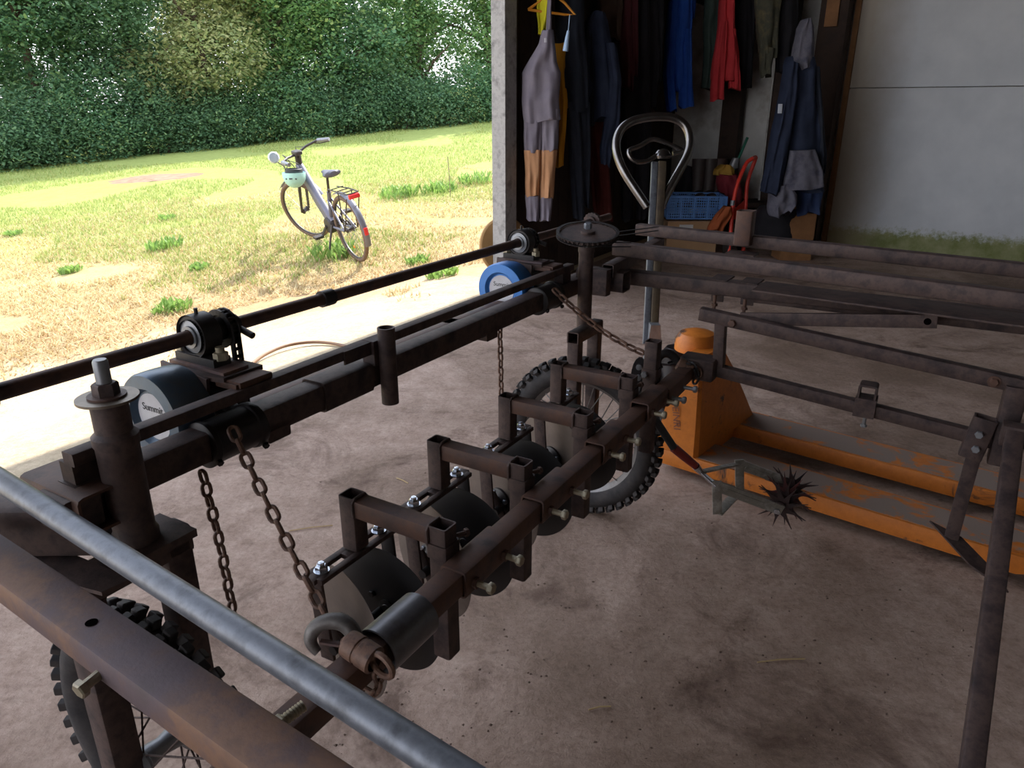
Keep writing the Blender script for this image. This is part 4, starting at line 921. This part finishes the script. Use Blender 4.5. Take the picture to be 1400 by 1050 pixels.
    t_.part('seat_post', MB().cyl(stt, (.235, 0, .83), .0135, seg=12), BK)
    sd_ = MB(); sd_.loft([[Vector((x, w_*math.cos(R(t)), .865 + z_ + h2*math.sin(R(t)))) for t in range(0, 360, 24)] for x, w_, h2, z_ in ((.055, .04, .02, .012), (.075, .085, .032, .008), (.13, .085, .032, 0), (.20, .05, .028, -.002), (.28, .024, .022, -.004), (.325, .014, .012, -.008))])
    t_.part('saddle', sd_, M('grey_saddle', [(88, 88, 98)], rough=.55))
    def fender(c, fx, fyv, a0, a1, nm):
        rings = []
        for k in range(23):
            an = R(a0 + (a1 - a0)*k/22); rd = fx*math.cos(an) + ZV*math.sin(an)
            rings.append([c + rd*(rw + .022 + .012*math.cos(R(t))) + fyv*.031*math.sin(R(t)) for t in (-80, -40, 0, 40, 80)] + [c + rd*(rw + .019 + .012*math.cos(R(t))) + fyv*.029*math.sin(R(t)) for t in (80, 40, 0, -40, -80)])
        return t_.part(nm, MB().loft(rings), FEN)
    rf = fender(Vector((0, 0, rw)), Vector((1, 0, 0)), Y_, 62, 196, 'rear_fender')
    fender(fc, (fax.cross(ZV)).normalized(), fax, 40, 150, 'front_fender')
    t_.part('fender_reflector', MB().box(Vector((0, 0, rw)) + Vector((math.cos(R(172)), 0, math.sin(R(172))))*(rw + .04), (.014, .035, .07)), RED, rf)
    rk = MB()
    for s_ in (-1, 1): rk.tube([(.18, s_*.05, .72), (-.05, s_*.065, .735), (-.27, s_*.06, .74)], .0065, 8); rk.tube([(-.03, s_*.07, rw + .01), (-.10, s_*.07, .735)], .0055, 8); rk.tube([(-.04, s_*.07, rw + .01), (-.26, s_*.065, .70)], .0055, 8)
    rk.tube([(-.27, -.06, .74), (-.285, 0, .74), (-.27, .06, .74)], .0065, 8)
    for x in (-.17, -.06, .06): rk.tube([(x, -.062, .737), (x, .062, .737)], .005, 6)
    r_ = t_.part('rear_rack', rk, BK); t_.part('rear_light', MB().box((-.295, 0, .715), (.03, .11, .04), ch=.006), RED, r_)
    t_.part('kickstand', MB().tube([bb + Vector((-.12, .05, .03)), bb + Vector((-.14, .13, -.14)), bb + Vector((-.16, .20, -.315))], [.012, .010, .012], 8), BK)
    mt = t_.part('mirror_arm', MB().tube([st((.72, .30, .99)), st((.70, .36, 1.0)), st((.74, .39, 1.06))], .006, 8), BK)
    t_.part('mirror', MB().lathe(st((.75, .395, 1.10)), Vector((-.9, .1, .25)), [(.001, 0), (.052, 0), (.055, .006), (.045, .016), (.001, .02)], 24), M('mirror_glass', [(210, 225, 232)], rough=.15, metal=.6, bmp=0), mt)
    for s_ in (-1, 1): t_.part('cable', MB().tube([st((.86, s_*.14, .98)), st((.97, s_*.10, 1.0)), st((.96, s_*.03, .85)), st((.95, s_*.02, .74))], .004, 6), BK)
    t_.part('chain_guard', MB().bar((.02, -.075, rw + .01), bb + Vector((.03, -.075, .03)), .012, .05), BK)
    # helmet hanging from the left bar
    hp_ = Mx @ st((.80, .20, .84)); he = T('bicycle_helmet', 'mint green bicycle helmet hanging upside down from the handlebar', 'helmet', tuple(hp_))
    MINT = M('mint_shell', [(168, 214, 206), (158, 204, 198)], 10, .35, 0, .03)
    rings = []
    for k in range(9):
        ph = R(-90 + 98*k/8); rings.append([hp_ + Vector((.115*math.cos(ph)*math.cos(R(t)), .135*math.cos(ph)*math.sin(R(t)), .135*math.sin(ph))) for t in range(0, 360, 15)])
    for k in range(7, -1, -1):
        ph = R(-90 + 98*k/8); rings.append([hp_ + Vector((.09*math.cos(ph)*math.cos(R(t)), .11*math.cos(ph)*math.sin(R(t)), .11*math.sin(ph) + .012)) for t in range(0, 360, 15)])
    he.part('shell', MB().loft(rings), MINT)
    he.part('padding', MB().lathe(hp_ + Vector((0, 0, .0)), ZV, [(.06, -.07), (.088, -.02), (.086, .05), (.078, .055), (.07, -.02)], 24, True), PLAST)
    for k in (-1, 0, 1): he.part('vent', MB().box(hp_ + Vector((.04*k, -.129 + .015*abs(k), -.035)), (.03, .012, .012), Matrix.Rotation(.3*k, 3, 'Y')), PLAST)
    for s_ in (-1, 1): he.part('strap', MB().tube([hp_ + Vector((s_*.09, 0, .01)), hp_ + Vector((s_*.05, .01, .10)), Mx @ st((.83, .20, .995))], .004, 6), PLAST)
bike()
# ================================================================== clothes corner
def gyp(px, py, Y):
    v = (525 - py)/1000.; d = Y/(CT + v*ST); return gd(px, py, d)
def cloth(cols, rough=.85, scale=9): return M('cloth_%d_%d_%d' % cols[0], cols, scale, rough, 0, .3, 120, .2, bd=.002)
def loft_px(prof, Y, th, seed, folds=5, amp=.018, seg=44, lev=34, yoff=None):
    """soft hanging tube: prof = (py, left px, right px); th = half depth"""
    mb = MB(); rnd = random.Random(seed); ph = [rnd.random()*6.28 for _ in range(6)]; rings = []
    for i in range(lev):
        s = i/(lev-1)*(len(prof)-1); k = min(int(s), len(prof)-2); f = s - k; f = f*f*(3-2*f)*.5 + f*.5
        py, l, r_ = [prof[k][j]*(1-f) + prof[k+1][j]*f for j in range(3)]
        yo = 0 if yoff is None else yoff[k]*(1-f) + yoff[k+1]*f
        p, q = gyp(l, py, Y), gyp(r_, py, Y); c = (p+q)/2; hw = abs(q.x-p.x)/2; ring = []; g = .35 + .65*i/(lev-1)
        for m_ in range(seg):
            t = 2*math.pi*m_/seg; ct, sn = math.cos(t), math.sin(t)
            x = hw*math.copysign(abs(ct)**.8, ct); y = -th*math.copysign(abs(sn)**.8, sn)
            fo = amp*g*(math.sin(folds*ct*1.2 + ph[0] + .9*s) + .45*math.sin(folds*2.3*ct + ph[1] - 1.4*s)) + 1.3*amp*noise.noise((x*9, c.z*5.5, seed)) + .7*amp*noise.noise((x*22, c.z*14, seed + 3))
            ring.append(Vector((c.x + x + .35*amp*g*math.sin(3*s + ph[2])*abs(ct), Y + yo + y + fo*(abs(sn)**.5), c.z + amp*(.9*math.sin(2.3*ct + ph[3]) + .5*math.sin(5*ct + ph[4]))*(.25 + .75*(i/(lev-1))**3))))
        rings.append(ring)
    return mb.loft(rings)
def garment(name, label, cat, Y, parts, group='clothes hanging in the barn corner'):
    zs = gyp((parts[0][2][0][1] + parts[0][2][0][2])/2, max(q[2][-1][0] for q in parts), Y)
    t_ = T(name, label, cat, tuple(zs), group)
    for i, (pn, mt, prof_, th, kw) in enumerate(parts): t_.part(pn, loft_px(prof_, Y + kw.pop('dy', 0), th, i*7 + len(label), **kw), mt, None, 80)
    return t_
GREY = cloth([(112, 106, 118), (126, 120, 130)]); TAN = cloth([(172, 128, 94), (186, 140, 104)]); NAVY = cloth([(38, 44, 62), (48, 56, 76)]); NAVY2 = cloth([(34, 38, 48), (44, 48, 58)])
BLK = cloth([(28, 28, 32), (38, 36, 40)]); DRED = cloth([(84, 40, 38), (98, 48, 44)]); BLUE = cloth([(36, 74, 158), (46, 86, 172)]); REDC = cloth([(196, 56, 62), (208, 66, 70)])
DGRN = cloth([(58, 72, 68), (68, 82, 76)]); OLIVE = cloth([(84, 82, 66), (72, 72, 62), (104, 96, 70)]); YEL = cloth([(196, 190, 40), (212, 204, 56)]); ORG = cloth([(196, 138, 40), (208, 150, 48)])
MAR = cloth([(72, 34, 40), (84, 42, 46)]); BRN = cloth([(72, 56, 48), (84, 66, 56)]); DENIM = cloth([(48, 62, 96), (60, 74, 108)]); DUST = cloth([(88, 88, 100), (104, 102, 112), (76, 76, 90)])
e_ = {}
garment('work_overalls', 'grey bib overalls with tan knee panels hanging next to the door post', 'overalls', 5.05, [
    ('bib', GREY, [(42, 741, 757), (60, 736, 758), (85, 722, 762), (100, 713, 766), (135, 714, 765), (165, 715, 766)], .07, dict(amp=.012)),
    ('leg', GREY, [(150, 715, 743), (178, 716, 742), (206, 717, 740)], .06, dict(amp=.01)), ('leg', GREY, [(150, 738, 766), (178, 738, 764), (206, 739, 762)], .06, dict(amp=.01, dy=.01)),
    ('knee_panel', TAN, [(205, 716, 740), (240, 718, 739), (268, 719, 738)], .062, dict(amp=.01)), ('knee_panel', TAN, [(205, 738, 762), (240, 738, 759), (270, 737, 756)], .062, dict(amp=.01, dy=.01)),
    ('cuff', GREY, [(267, 718, 738), (285, 719, 737), (300, 720, 737)], .06, dict(amp=.008)), ('cuff', GREY, [(269, 736, 756), (285, 737, 754), (301, 738, 753)], .06, dict(amp=.008, dy=.01)),
    ('shoulder_strap', GREY, [(-30, 750, 756), (10, 748, 754), (46, 746, 754)], .012, dict(amp=.002)), ('chest_badge', cloth([(170, 168, 176)]), [(52, 744, 748), (58, 744, 748)], .004, dict(amp=0, dy=-.075))])
garment('safety_vest', 'yellow high-visibility vest on an orange hanger above the grey overalls', 'vest', 5.15, [('body', YEL, [(-60, 730, 765), (-10, 735, 756), (20, 734, 752), (45, 735, 747)], .05, dict(amp=.016))])
garment('rain_trousers', 'orange-yellow trousers half hidden behind the grey overalls', 'trousers', 5.32, [('leg', ORG, [(60, 756, 775), (100, 758, 772), (140, 760, 776), (180, 760, 773), (227, 757, 771)], .06, dict(amp=.012)), ('cuff', ORG, [(120, 764, 775), (146, 768, 777)], .05, dict(amp=.008))])
garment('dark_trousers', 'long navy work trousers hanging right of the orange trousers', 'trousers', 5.35, [
    ('waist', NAVY2, [(-40, 757, 798), (40, 760, 800), (90, 764, 802), (150, 772, 806)], .08, dict(amp=.02)), ('leg', NAVY2, [(140, 772, 792), (220, 778, 797), (300, 784, 801)], .06, dict(amp=.014)), ('leg', NAVY2, [(140, 786, 806), (220, 790, 808), (285, 792, 806)], .06, dict(amp=.014, dy=.06))])
garment('dark_jacket', 'dark blue-black jacket with a long drooping sleeve left of the chrome handle', 'jacket', 5.6, [
    ('body', NAVY, [(18, 806, 826), (30, 800, 832), (70, 800, 838), (120, 801, 845), (165, 806, 846)], .10, dict(amp=.022)),
    ('sleeve', NAVY, [(60, 826, 842), (110, 832, 850), (160, 826, 848), (200, 820, 838), (226, 822, 834)], .06, dict(amp=.014, dy=-.06)),
    ('sleeve', NAVY2, [(40, 798, 812), (100, 796, 812), (170, 800, 814)], .05, dict(amp=.012, dy=-.02))])
garment('dark_red_cloth', 'dark red trousers hanging low behind the dark jacket', 'trousers', 5.85, [('leg', DRED, [(60, 800, 830), (150, 802, 826), (230, 814, 834), (300, 818, 838)], .06, dict(amp=.014)), ('leg', DRED, [(150, 800, 820), (230, 806, 822), (290, 812, 826)], .05, dict(amp=.012, dy=.05))])
garment('maroon_coat', 'maroon coat hanging between the dark jacket and the black coats', 'coat', 6.1, [('body', MAR, [(-60, 836, 866), (0, 842, 866), (60, 845, 867), (120, 848, 864)], .08, dict(amp=.02)), ('sleeve', MAR, [(-20, 858, 872), (60, 860, 873), (105, 861, 871)], .05, dict(amp=.01))])
garment('brown_coat', 'brown coat at the top left of the maroon coat', 'coat', 6.0, [('body', BRN, [(-60, 812, 850), (10, 818, 852), (50, 824, 848)], .08, dict(amp=.02))])
garment('black_coat', 'black coat hanging left of the blue jacket', 'coat', 6.4, [('body', BLK, [(-60, 864, 902), (0, 866, 900), (80, 866, 902), (150, 868, 898)], .10, dict(amp=.024)), ('sleeve', BLK, [(-20, 892, 908), (60, 894, 907), (110, 893, 904)], .06, dict(amp=.012))])
garment('black_overalls', 'black overalls reaching low behind the chrome loop handle', 'overalls', 6.25, [('body', BLK, [(-40, 848, 886), (60, 850, 888), (150, 846, 890), (220, 848, 888)], .10, dict(amp=.024)), ('leg', BLK, [(210, 848, 868), (300, 850, 866)], .07, dict(amp=.014)), ('leg', BLK, [(210, 868, 888), (298, 870, 886)], .07, dict(amp=.014))])
garment('blue_jacket', 'bright blue jacket with hanging sleeves above the chrome handle', 'jacket', 6.85, [
    ('body', BLUE, [(-50, 910, 948), (0, 918, 946), (50, 914, 946), (95, 912, 944), (125, 916, 944)], .10, dict(amp=.026)),
    ('sleeve', BLUE, [(0, 914, 926), (60, 909, 924), (100, 906, 922), (152, 912, 926)], .055, dict(amp=.014, dy=-.05)), ('sleeve', BLUE, [(40, 930, 944), (100, 930, 946), (146, 927, 948)], .06, dict(amp=.014, dy=-.06)),
    ('hood', BLUE, [(-30, 925, 950), (10, 928, 951), (26, 932, 949)], .06, dict(amp=.012, dy=.06))])
garment('green_coat', 'dark green coat half hidden behind the red jacket', 'coat', 7.0, [('body', DGRN, [(-50, 966, 1000), (0, 964, 992), (60, 962, 990), (120, 959, 984)], .08, dict(amp=.02))])
garment('red_jacket', 'bright red jacket hanging between the green coat and the black coat', 'jacket', 6.85, [
    ('body', REDC, [(-50, 982, 1008), (0, 984, 1003), (40, 982, 1006), (80, 974, 1010), (112, 972, 1012)], .085, dict(amp=.024)),
    ('sleeve', REDC, [(30, 982, 994), (90, 974, 991), (137, 971, 989)], .06, dict(amp=.012, dy=-.06)), ('sleeve', REDC, [(40, 996, 1006), (90, 995, 1010), (122, 996, 1012)], .055, dict(amp=.012, dy=-.03))])
garment('black_fleece', 'black coat right behind the red jacket', 'coat', 7.02, [('body', BLK, [(-50, 1000, 1032), (0, 1003, 1031), (60, 1004, 1030), (122, 998, 1026)], .08, dict(amp=.02))])
garment('olive_trousers', 'olive green waterproof with a folded cuff beside the hooded navy coat', 'trousers', 6.55, [
    ('leg', OLIVE, [(-50, 1034, 1076), (0, 1032, 1068), (50, 1036, 1062), (75, 1038, 1062)], .08, dict(amp=.022)), ('cuff', OLIVE, [(66, 1038, 1058), (84, 1040, 1056), (105, 1040, 1053)], .07, dict(amp=.016, dy=-.02)), ('leg', BLK, [(-40, 1062, 1092), (40, 1062, 1090), (100, 1060, 1078)], .06, dict(amp=.02, dy=.05))])
garment('hooded_coat', 'navy hooded rain coat with dusty hem on the timber post by the white wall', 'coat', 6.15, [
    ('body', NAVY, [(78, 1078, 1112), (95, 1072, 1116), (140, 1066, 1119), (200, 1054, 1122), (240, 1046, 1124), (258, 1042, 1126)], .13, dict(amp=.034)),
    ('hood', DUST, [(26, 1098, 1106), (38, 1090, 1110), (60, 1086, 1112), (82, 1082, 1110), (94, 1090, 1104)], .09, dict(amp=.014, dy=-.05)),
    ('sleeve', NAVY, [(86, 1074, 1090), (130, 1066, 1088), (180, 1056, 1082), (225, 1046, 1072), (264, 1040, 1064)], .09, dict(amp=.02, dy=-.10)),
    ('sleeve', NAVY2, [(92, 1106, 1118), (150, 1110, 1124), (210, 1112, 1127), (232, 1113, 1126)], .08, dict(amp=.016, dy=-.02)),
    ('hem_panel', DUST, [(205, 1080, 1114), (235, 1074, 1124), (258, 1070, 1126)], .05, dict(amp=.014, dy=-.16)),
    ('badge', cloth([(190, 196, 206)]), [(142, 1064, 1070), (155, 1063, 1069)], .006, dict(amp=0, dy=-.20))])
garment('denim_cloth', 'blue denim cloth showing under the hem of the navy hooded coat', 'cloth', 6.2, [('body', DENIM, [(250, 1086, 1124), (270, 1088, 1122), (292, 1090, 1120)], .09, dict(amp=.02))])
garment('crumpled_cloth', 'crumpled grey-blue cloth bundle below the left side of the hooded coat', 'cloth', 6.05, [('body', DUST, [(252, 1058, 1080), (264, 1052, 1088), (280, 1050, 1086), (293, 1054, 1078)], .10, dict(amp=.03))])
# hangers and the pale brush
HANG = M('orange_hanger', [(206, 136, 40)], rough=.4, bmp=0)
c = gyp(752, -12, 5.12); mb = MB().tube([gyp(722, 13, 5.12), gyp(735, 4, 5.12), c, gyp(772, 4, 5.12), gyp(786, 20, 5.12), gyp(772, 20, 5.12), gyp(735, 15, 5.12), gyp(722, 13, 5.12)], .008, 8).tube([c, c + Vector((0, 0, .05)), c + Vector((.03, 0, .08))], .003, 6)
one('coat_hanger', mb, HANG, 'orange plastic coat hanger above the grey overalls', 'hanger', tuple(c))
mb = MB().tube([gyp(779, 20, 5.0), gyp(777, 42, 5.0)], .003, 6).tube([gyp(777, 42, 5.0), gyp(775, 55, 5.0), gyp(773, 70, 5.0)], [.008, .014, .018], 12)
one('hanging_brush', mb, M('pale_blue_plastic', [(150, 176, 206)], rough=.35, bmp=0), 'pale blue brush handle hanging from the orange hanger', 'brush', tuple(gyp(773, 70, 5.0)))
mb = MB().bar(W(2.6, -1.5, 2.12), W(5.5, -1.5, 2.12), .04, .04); one('clothes_rail', mb, WOODD, 'dark timber clothes rail along the side wall', 'rail', tuple(W(4, -1.5, 2.1)))
# ---- things on the floor in the corner
def crate():
    c = gyp(951, 300, 6.55); w_, dp, h_, zf = .50, .34, .20, c.z; t_ = T('plastic_crate', 'blue mesh plastic crate standing on the cardboard box', 'crate', tuple(c))
    BL = M('blue_crate_plastic', [(84, 128, 190), (96, 140, 200)], 20, .45, 0, .05)
    ya = Matrix.Rotation(R(-4), 3, 'Z'); pc = lambda x, y, z: c + ya @ Vector((x, y, z))
    t_.part('base', MB().box(pc(0, dp/2, .006), (w_, dp, .012), ya), BL)
    for (x, y, sx, sy, nm) in ((0, 0, w_, 0, 'front'), (0, dp, w_, 0, 'back'), (-w_/2, dp/2, 0, dp, 'side'), (w_/2, dp/2, 0, dp, 'side')):
        m_ = MB(); n = 26 if sx else 18
        for z in [.008 + k*(h_-.016)/8 for k in range(9)]:
            s_ = (w_ if sx else .008, .008 if sx else dp, .008 if 0 < z < h_-.02 else .016); m_.box(pc(x, y, z), s_, ya)
        for k in range(n + 1):
            q = (k/n - .5)*(w_ if sx else dp); m_.box(pc(x + (q if sx else 0), y + (0 if sx else q), h_/2), (.0075 if k % 6 else .02, .0075, h_), ya)
        t_.part('mesh_' + nm, m_, BL)
crate()
bxm = M('cardboard', [(166, 130, 96), (178, 142, 106)], 6, .85, 0, .1, 60)
c = gyp(944, 345, 6.50); t_ = T('cardboard_box', 'brown cardboard box with a white sticker under the blue crate', 'box', tuple(Vector((c.x, c.y, 0)))); hz = gyp(944, 301, 6.55).z
c = Vector((c.x, c.y + .2, 0)); t_.part('carton', MB().box(c + Vector((0, 0, hz/2 - .001)), (.44, .40, hz - .004)), bxm); t_.part('flap', MB().box(c + Vector((-.0, -.205, hz*.82)), (.44, .004, hz*.3)), bxm)
t_.part('sticker', MB().box(gyp(938, 312, c.y - .209), (.12, .003, .06)), M('paper_white', [(206, 204, 204)], rough=.7, bmp=0))
def bag(name, label, cat, prof_, Y, th, mt, amp=.02): return garment(name, label, cat, Y, [('body', mt, prof_, th, dict(amp=amp))], 'bags and boots on the corner floor')
BOOT = M('dark_boot_rubber', [(58, 50, 50), (72, 62, 60)], 10, .55, 0, .1)
def boot(px, Y, mt, label):
    p = gyp(px, 300, Y); t_ = T('rubber_boot', label, 'boot', (p.x, p.y, 0), 'rubber boots in a row')
    b = Vector((p.x, p.y, hz_b))
    t_.part('shaft', MB().lathe(b + Vector((0, 0, .08)), (0, .06, 1), [(.05, 0), (.052, .08), (.062, .2), (.066, .30), (.060, .30), (.05, .1), (.001, .02)], 24), mt)
    t_.part('foot', MB().loft([[b + Vector((w_*math.cos(R(t)), y, .052 + h2*math.sin(R(t)))) for t in range(0, 360, 24)] for y, w_, h2 in ((.07, .03, .035), (.04, .052, .05), (-.04, .052, .055), (-.12, .05, .04), (-.18, .03, .03))]), mt)
    t_.part('sole', MB().box(b + Vector((0, -.05, .008)), (.10, .25, .016), ch=.007), BLK)
sh_ = MB(); c = gyp(965, 330, 6.95); hz_b = gyp(960, 276, 6.95).z
t_ = T('low_bench', 'low dark timber bench behind the blue crate', 'bench', (c.x + .2, 7.05, 0))
t_.part('seat', MB().box((c.x + .16, 7.05, hz_b - .02), (.95, .36, .04)), WOODD)
for sx in (-.4, .4):
    for sy in (-.13, .13): t_.part('leg', MB().box((c.x + .16 + sx, 7.05 + sy, (hz_b - .04)/2), (.05, .05, hz_b - .04)), WOODD)
boot(950, 7.0, BOOT, 'leftmost dark rubber boot on the bench'); boot(965, 7.0, BOOT, 'second dark rubber boot on the bench'); boot(978, 7.02, M('brown_boot', [(70, 52, 48)], rough=.6), 'brownish rubber boot beside the maroon bag')
bag('maroon_bag', 'maroon cloth bag on the bench behind the red sack truck', 'bag', [(238, 980, 1006), (250, 980, 1012), (266, 983, 1014), (277, 986, 1012)], 6.95, .12, cloth([(122, 42, 52), (136, 50, 60)]))
bag('yellow_cloth', 'crumpled yellow cloth lying on the maroon bag', 'cloth', [(225, 984, 998), (231, 976, 1004), (240, 974, 1006)], 6.97, .09, cloth([(176, 136, 60), (190, 150, 70)]))
bag('dark_bag', 'black bag at the left end of the bench', 'bag', [(228, 930, 946), (245, 924, 950), (270, 920, 952)], 7.1, .10, BLK)
bag('black_sack', 'black sack on the floor below the crumpled cloth', 'sack', [(283, 1040, 1092), (296, 1034, 1096), (312, 1032, 1100), (338, 1030, 1102)], 6.35, .16, BLK)
bag('leather_bag', 'orange-brown leather glove leaning against the box', 'glove', [(283, 988, 1000), (292, 978, 1000), (304, 970, 994), (316, 966, 988)], 6.30, .05, cloth([(160, 84, 50), (176, 96, 58)]))
mb = MB().box(Vector((gyp(1094, 300, 6.2).x, 6.3, .24)), (.26, .22, .48)); one('timber_block', mb, WOODM, 'squared timber block standing under the denim cloth', 'block', (gyp(1094, 300, 6.2).x, 6.3, 0))
# sack truck
RD = M('red_tube_paint', [(224, 58, 44), (232, 66, 50)], 20, .35, 0, .03)
t_ = T('sack_truck', 'bright red tubular sack truck standing in the corner', 'sack truck', tuple(gz(1000, 352, 0)))
l1 = [gyp(996, 350, 6.3), gyp(1002, 282, 6.36), gyp(1006, 256, 6.38), gyp(1020, 222, 6.44), gyp(1028, 217, 6.46)]
l2 = [gyp(1016, 345, 6.5), gyp(1020, 270, 6.53), gyp(1022, 246, 6.55), gyp(1032, 220, 6.56), gyp(1034, 214, 6.56), gyp(1028, 217, 6.46)]
t_.part('side_tube', MB().tube(smooth(l1, 2), .0165, 12), RD); t_.part('side_tube', MB().tube(smooth(l2, 2), .0165, 12), RD)
t_.part('tube_clip', MB().cyl(gyp(1001.3, 281, 6.355), gyp(1002, 274, 6.36), .0185), ALU)
t_.part('web_plate', MB().add([gyp(1004, 286, 6.37), gyp(1020, 271, 6.53), gyp(1018, 300, 6.52), gyp(1003, 300, 6.36)], [(0, 1, 2, 3)]).add([gyp(1004, 286, 6.375), gyp(1020, 271, 6.535), gyp(1018, 300, 6.525), gyp(1003, 300, 6.365)], [(3, 2, 1, 0)]), RD, None, None)
for p in (l1[0], l2[0]): t_.part('truck_wheel', MB().lathe(Vector((p.x - .02, p.y + .08, .085)), (1, 0, 0), [(.03, 0), (.085, .004), (.085, .04), (.03, .044)], 24), PLAST)
t_.part('toe_plate', MB().box(((l1[0].x + l2[0].x)/2 - .02, (l1[0].y + l2[0].y)/2 - .06, .012), (.16, .24, .008)), RD)
mb = MB().tube([gyp(1003, 232, 6.95), gyp(1022, 188, 7.0)], .013, 10); t_ = T('hand_brush', 'green-handled brush leaning against the white niche wall', 'brush', tuple(gyp(1003, 232, 6.95)))
t_.part('handle', mb, M('green_plastic', [(40, 110, 88)], rough=.4, bmp=0)); t_.part('head', MB().loft([[gyp(1004 + q, 216 + k*7, 6.95) + Vector((.05*(.6 + .2*k)*math.cos(R(t)), .03*math.sin(R(t)), 0)) for t in range(0, 360, 30)] for k, q in ((0, 2), (1, 0), (2, -2))]), ALU)
# ================================================================== by the door post, on the floor
pd = W(2.36, -2.02, 0); t_ = T('round_disc', 'tan round disc leaning outside against the grey door post', 'disc', tuple(pd))
cdir = Vector((BX.x, BX.y, .18)).normalized(); cc = gyp(690, 336, pd.y - .05)
TAND = M('tan_wood_disc', [(150, 116, 72), (168, 132, 86)], 7, .7, 0, .15)
t_.part('disc_plate', MB().lathe(cc, Vector((.5, -.85, .15)), [(.0005, -.015), (.185, -.015), (.195, -.008), (.195, .008), (.185, .015), (.0005, .015)], 48), TAND)
t_.part('hub', MB().lathe(cc, Vector((.5, -.85, .15)), [(.04, 0), (.04, .03), (.02, .035), (.001, .035)], 20), DARK)
STRAWM = M('straw', [(176, 150, 106)], rough=.8, bmp=0)
for px, py, ln, an, lb in ((1068, 903, .115, .1, 'pale straw stalk on the dirty floor below the star wheel'), (550, 657, .06, -.7, 'short pale straw on the floor left of the disc openers'), (425, 722, .13, .25, 'thin straw on the floor beside the hanging chain'), (820, 968, .05, .2, 'small straw on the floor near the lower edge')):
    p = gz(px, py, .003); d = Vector((math.cos(an), math.sin(an), 0))*ln/2
    one('straw_stalk', MB().tube([p - d, p + Vector((0, .003, .001)), p + d], .0016, 6), STRAWM, lb, 'straw', tuple(p))
V, Fs = [], []; rnd = random.Random(5)
for i in range(420):
    px, py = rnd.uniform(430, 1330), rnd.uniform(640, 1050); 
    if rnd.random() > .25 + .75*sstep((py - 700)/200): continue
    p = gz(px, py, 0); s_ = rnd.uniform(.001, .0042); k = len(V)
    for j in range(4): an = j*1.57 + rnd.random(); V.append((p.x + s_*math.cos(an)*rnd.uniform(.6, 1.6), p.y + s_*math.sin(an), 0.0))
    V.append((p.x, p.y, s_*.9)); Fs += [(k + j, k + (j+1) % 4, k + 4) for j in range(4)]
me = bpy.data.meshes.new('floor_crumbs'); me.from_pydata(V, [], Fs); me.materials.append(M('dirt_crumb', [(86, 68, 58), (120, 100, 88)], 40, .9)); tag(link('floor_crumbs', me), 'scattered dirt crumbs on the concrete floor', 'crumbs', None, 'stuff')
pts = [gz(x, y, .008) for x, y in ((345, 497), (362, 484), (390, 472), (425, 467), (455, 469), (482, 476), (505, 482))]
one('yard_shadow_tube', MB().tube(smooth(pts, 2), .009, 8), M('shadow_brown', [(128, 96, 72)], rough=.6, bmp=0), 'thin brown tube laid for a hose curving on the bright yard behind the main beam', 'shadow', tuple(pts[0]))  # added tube standing in for a curved shadow on the yard
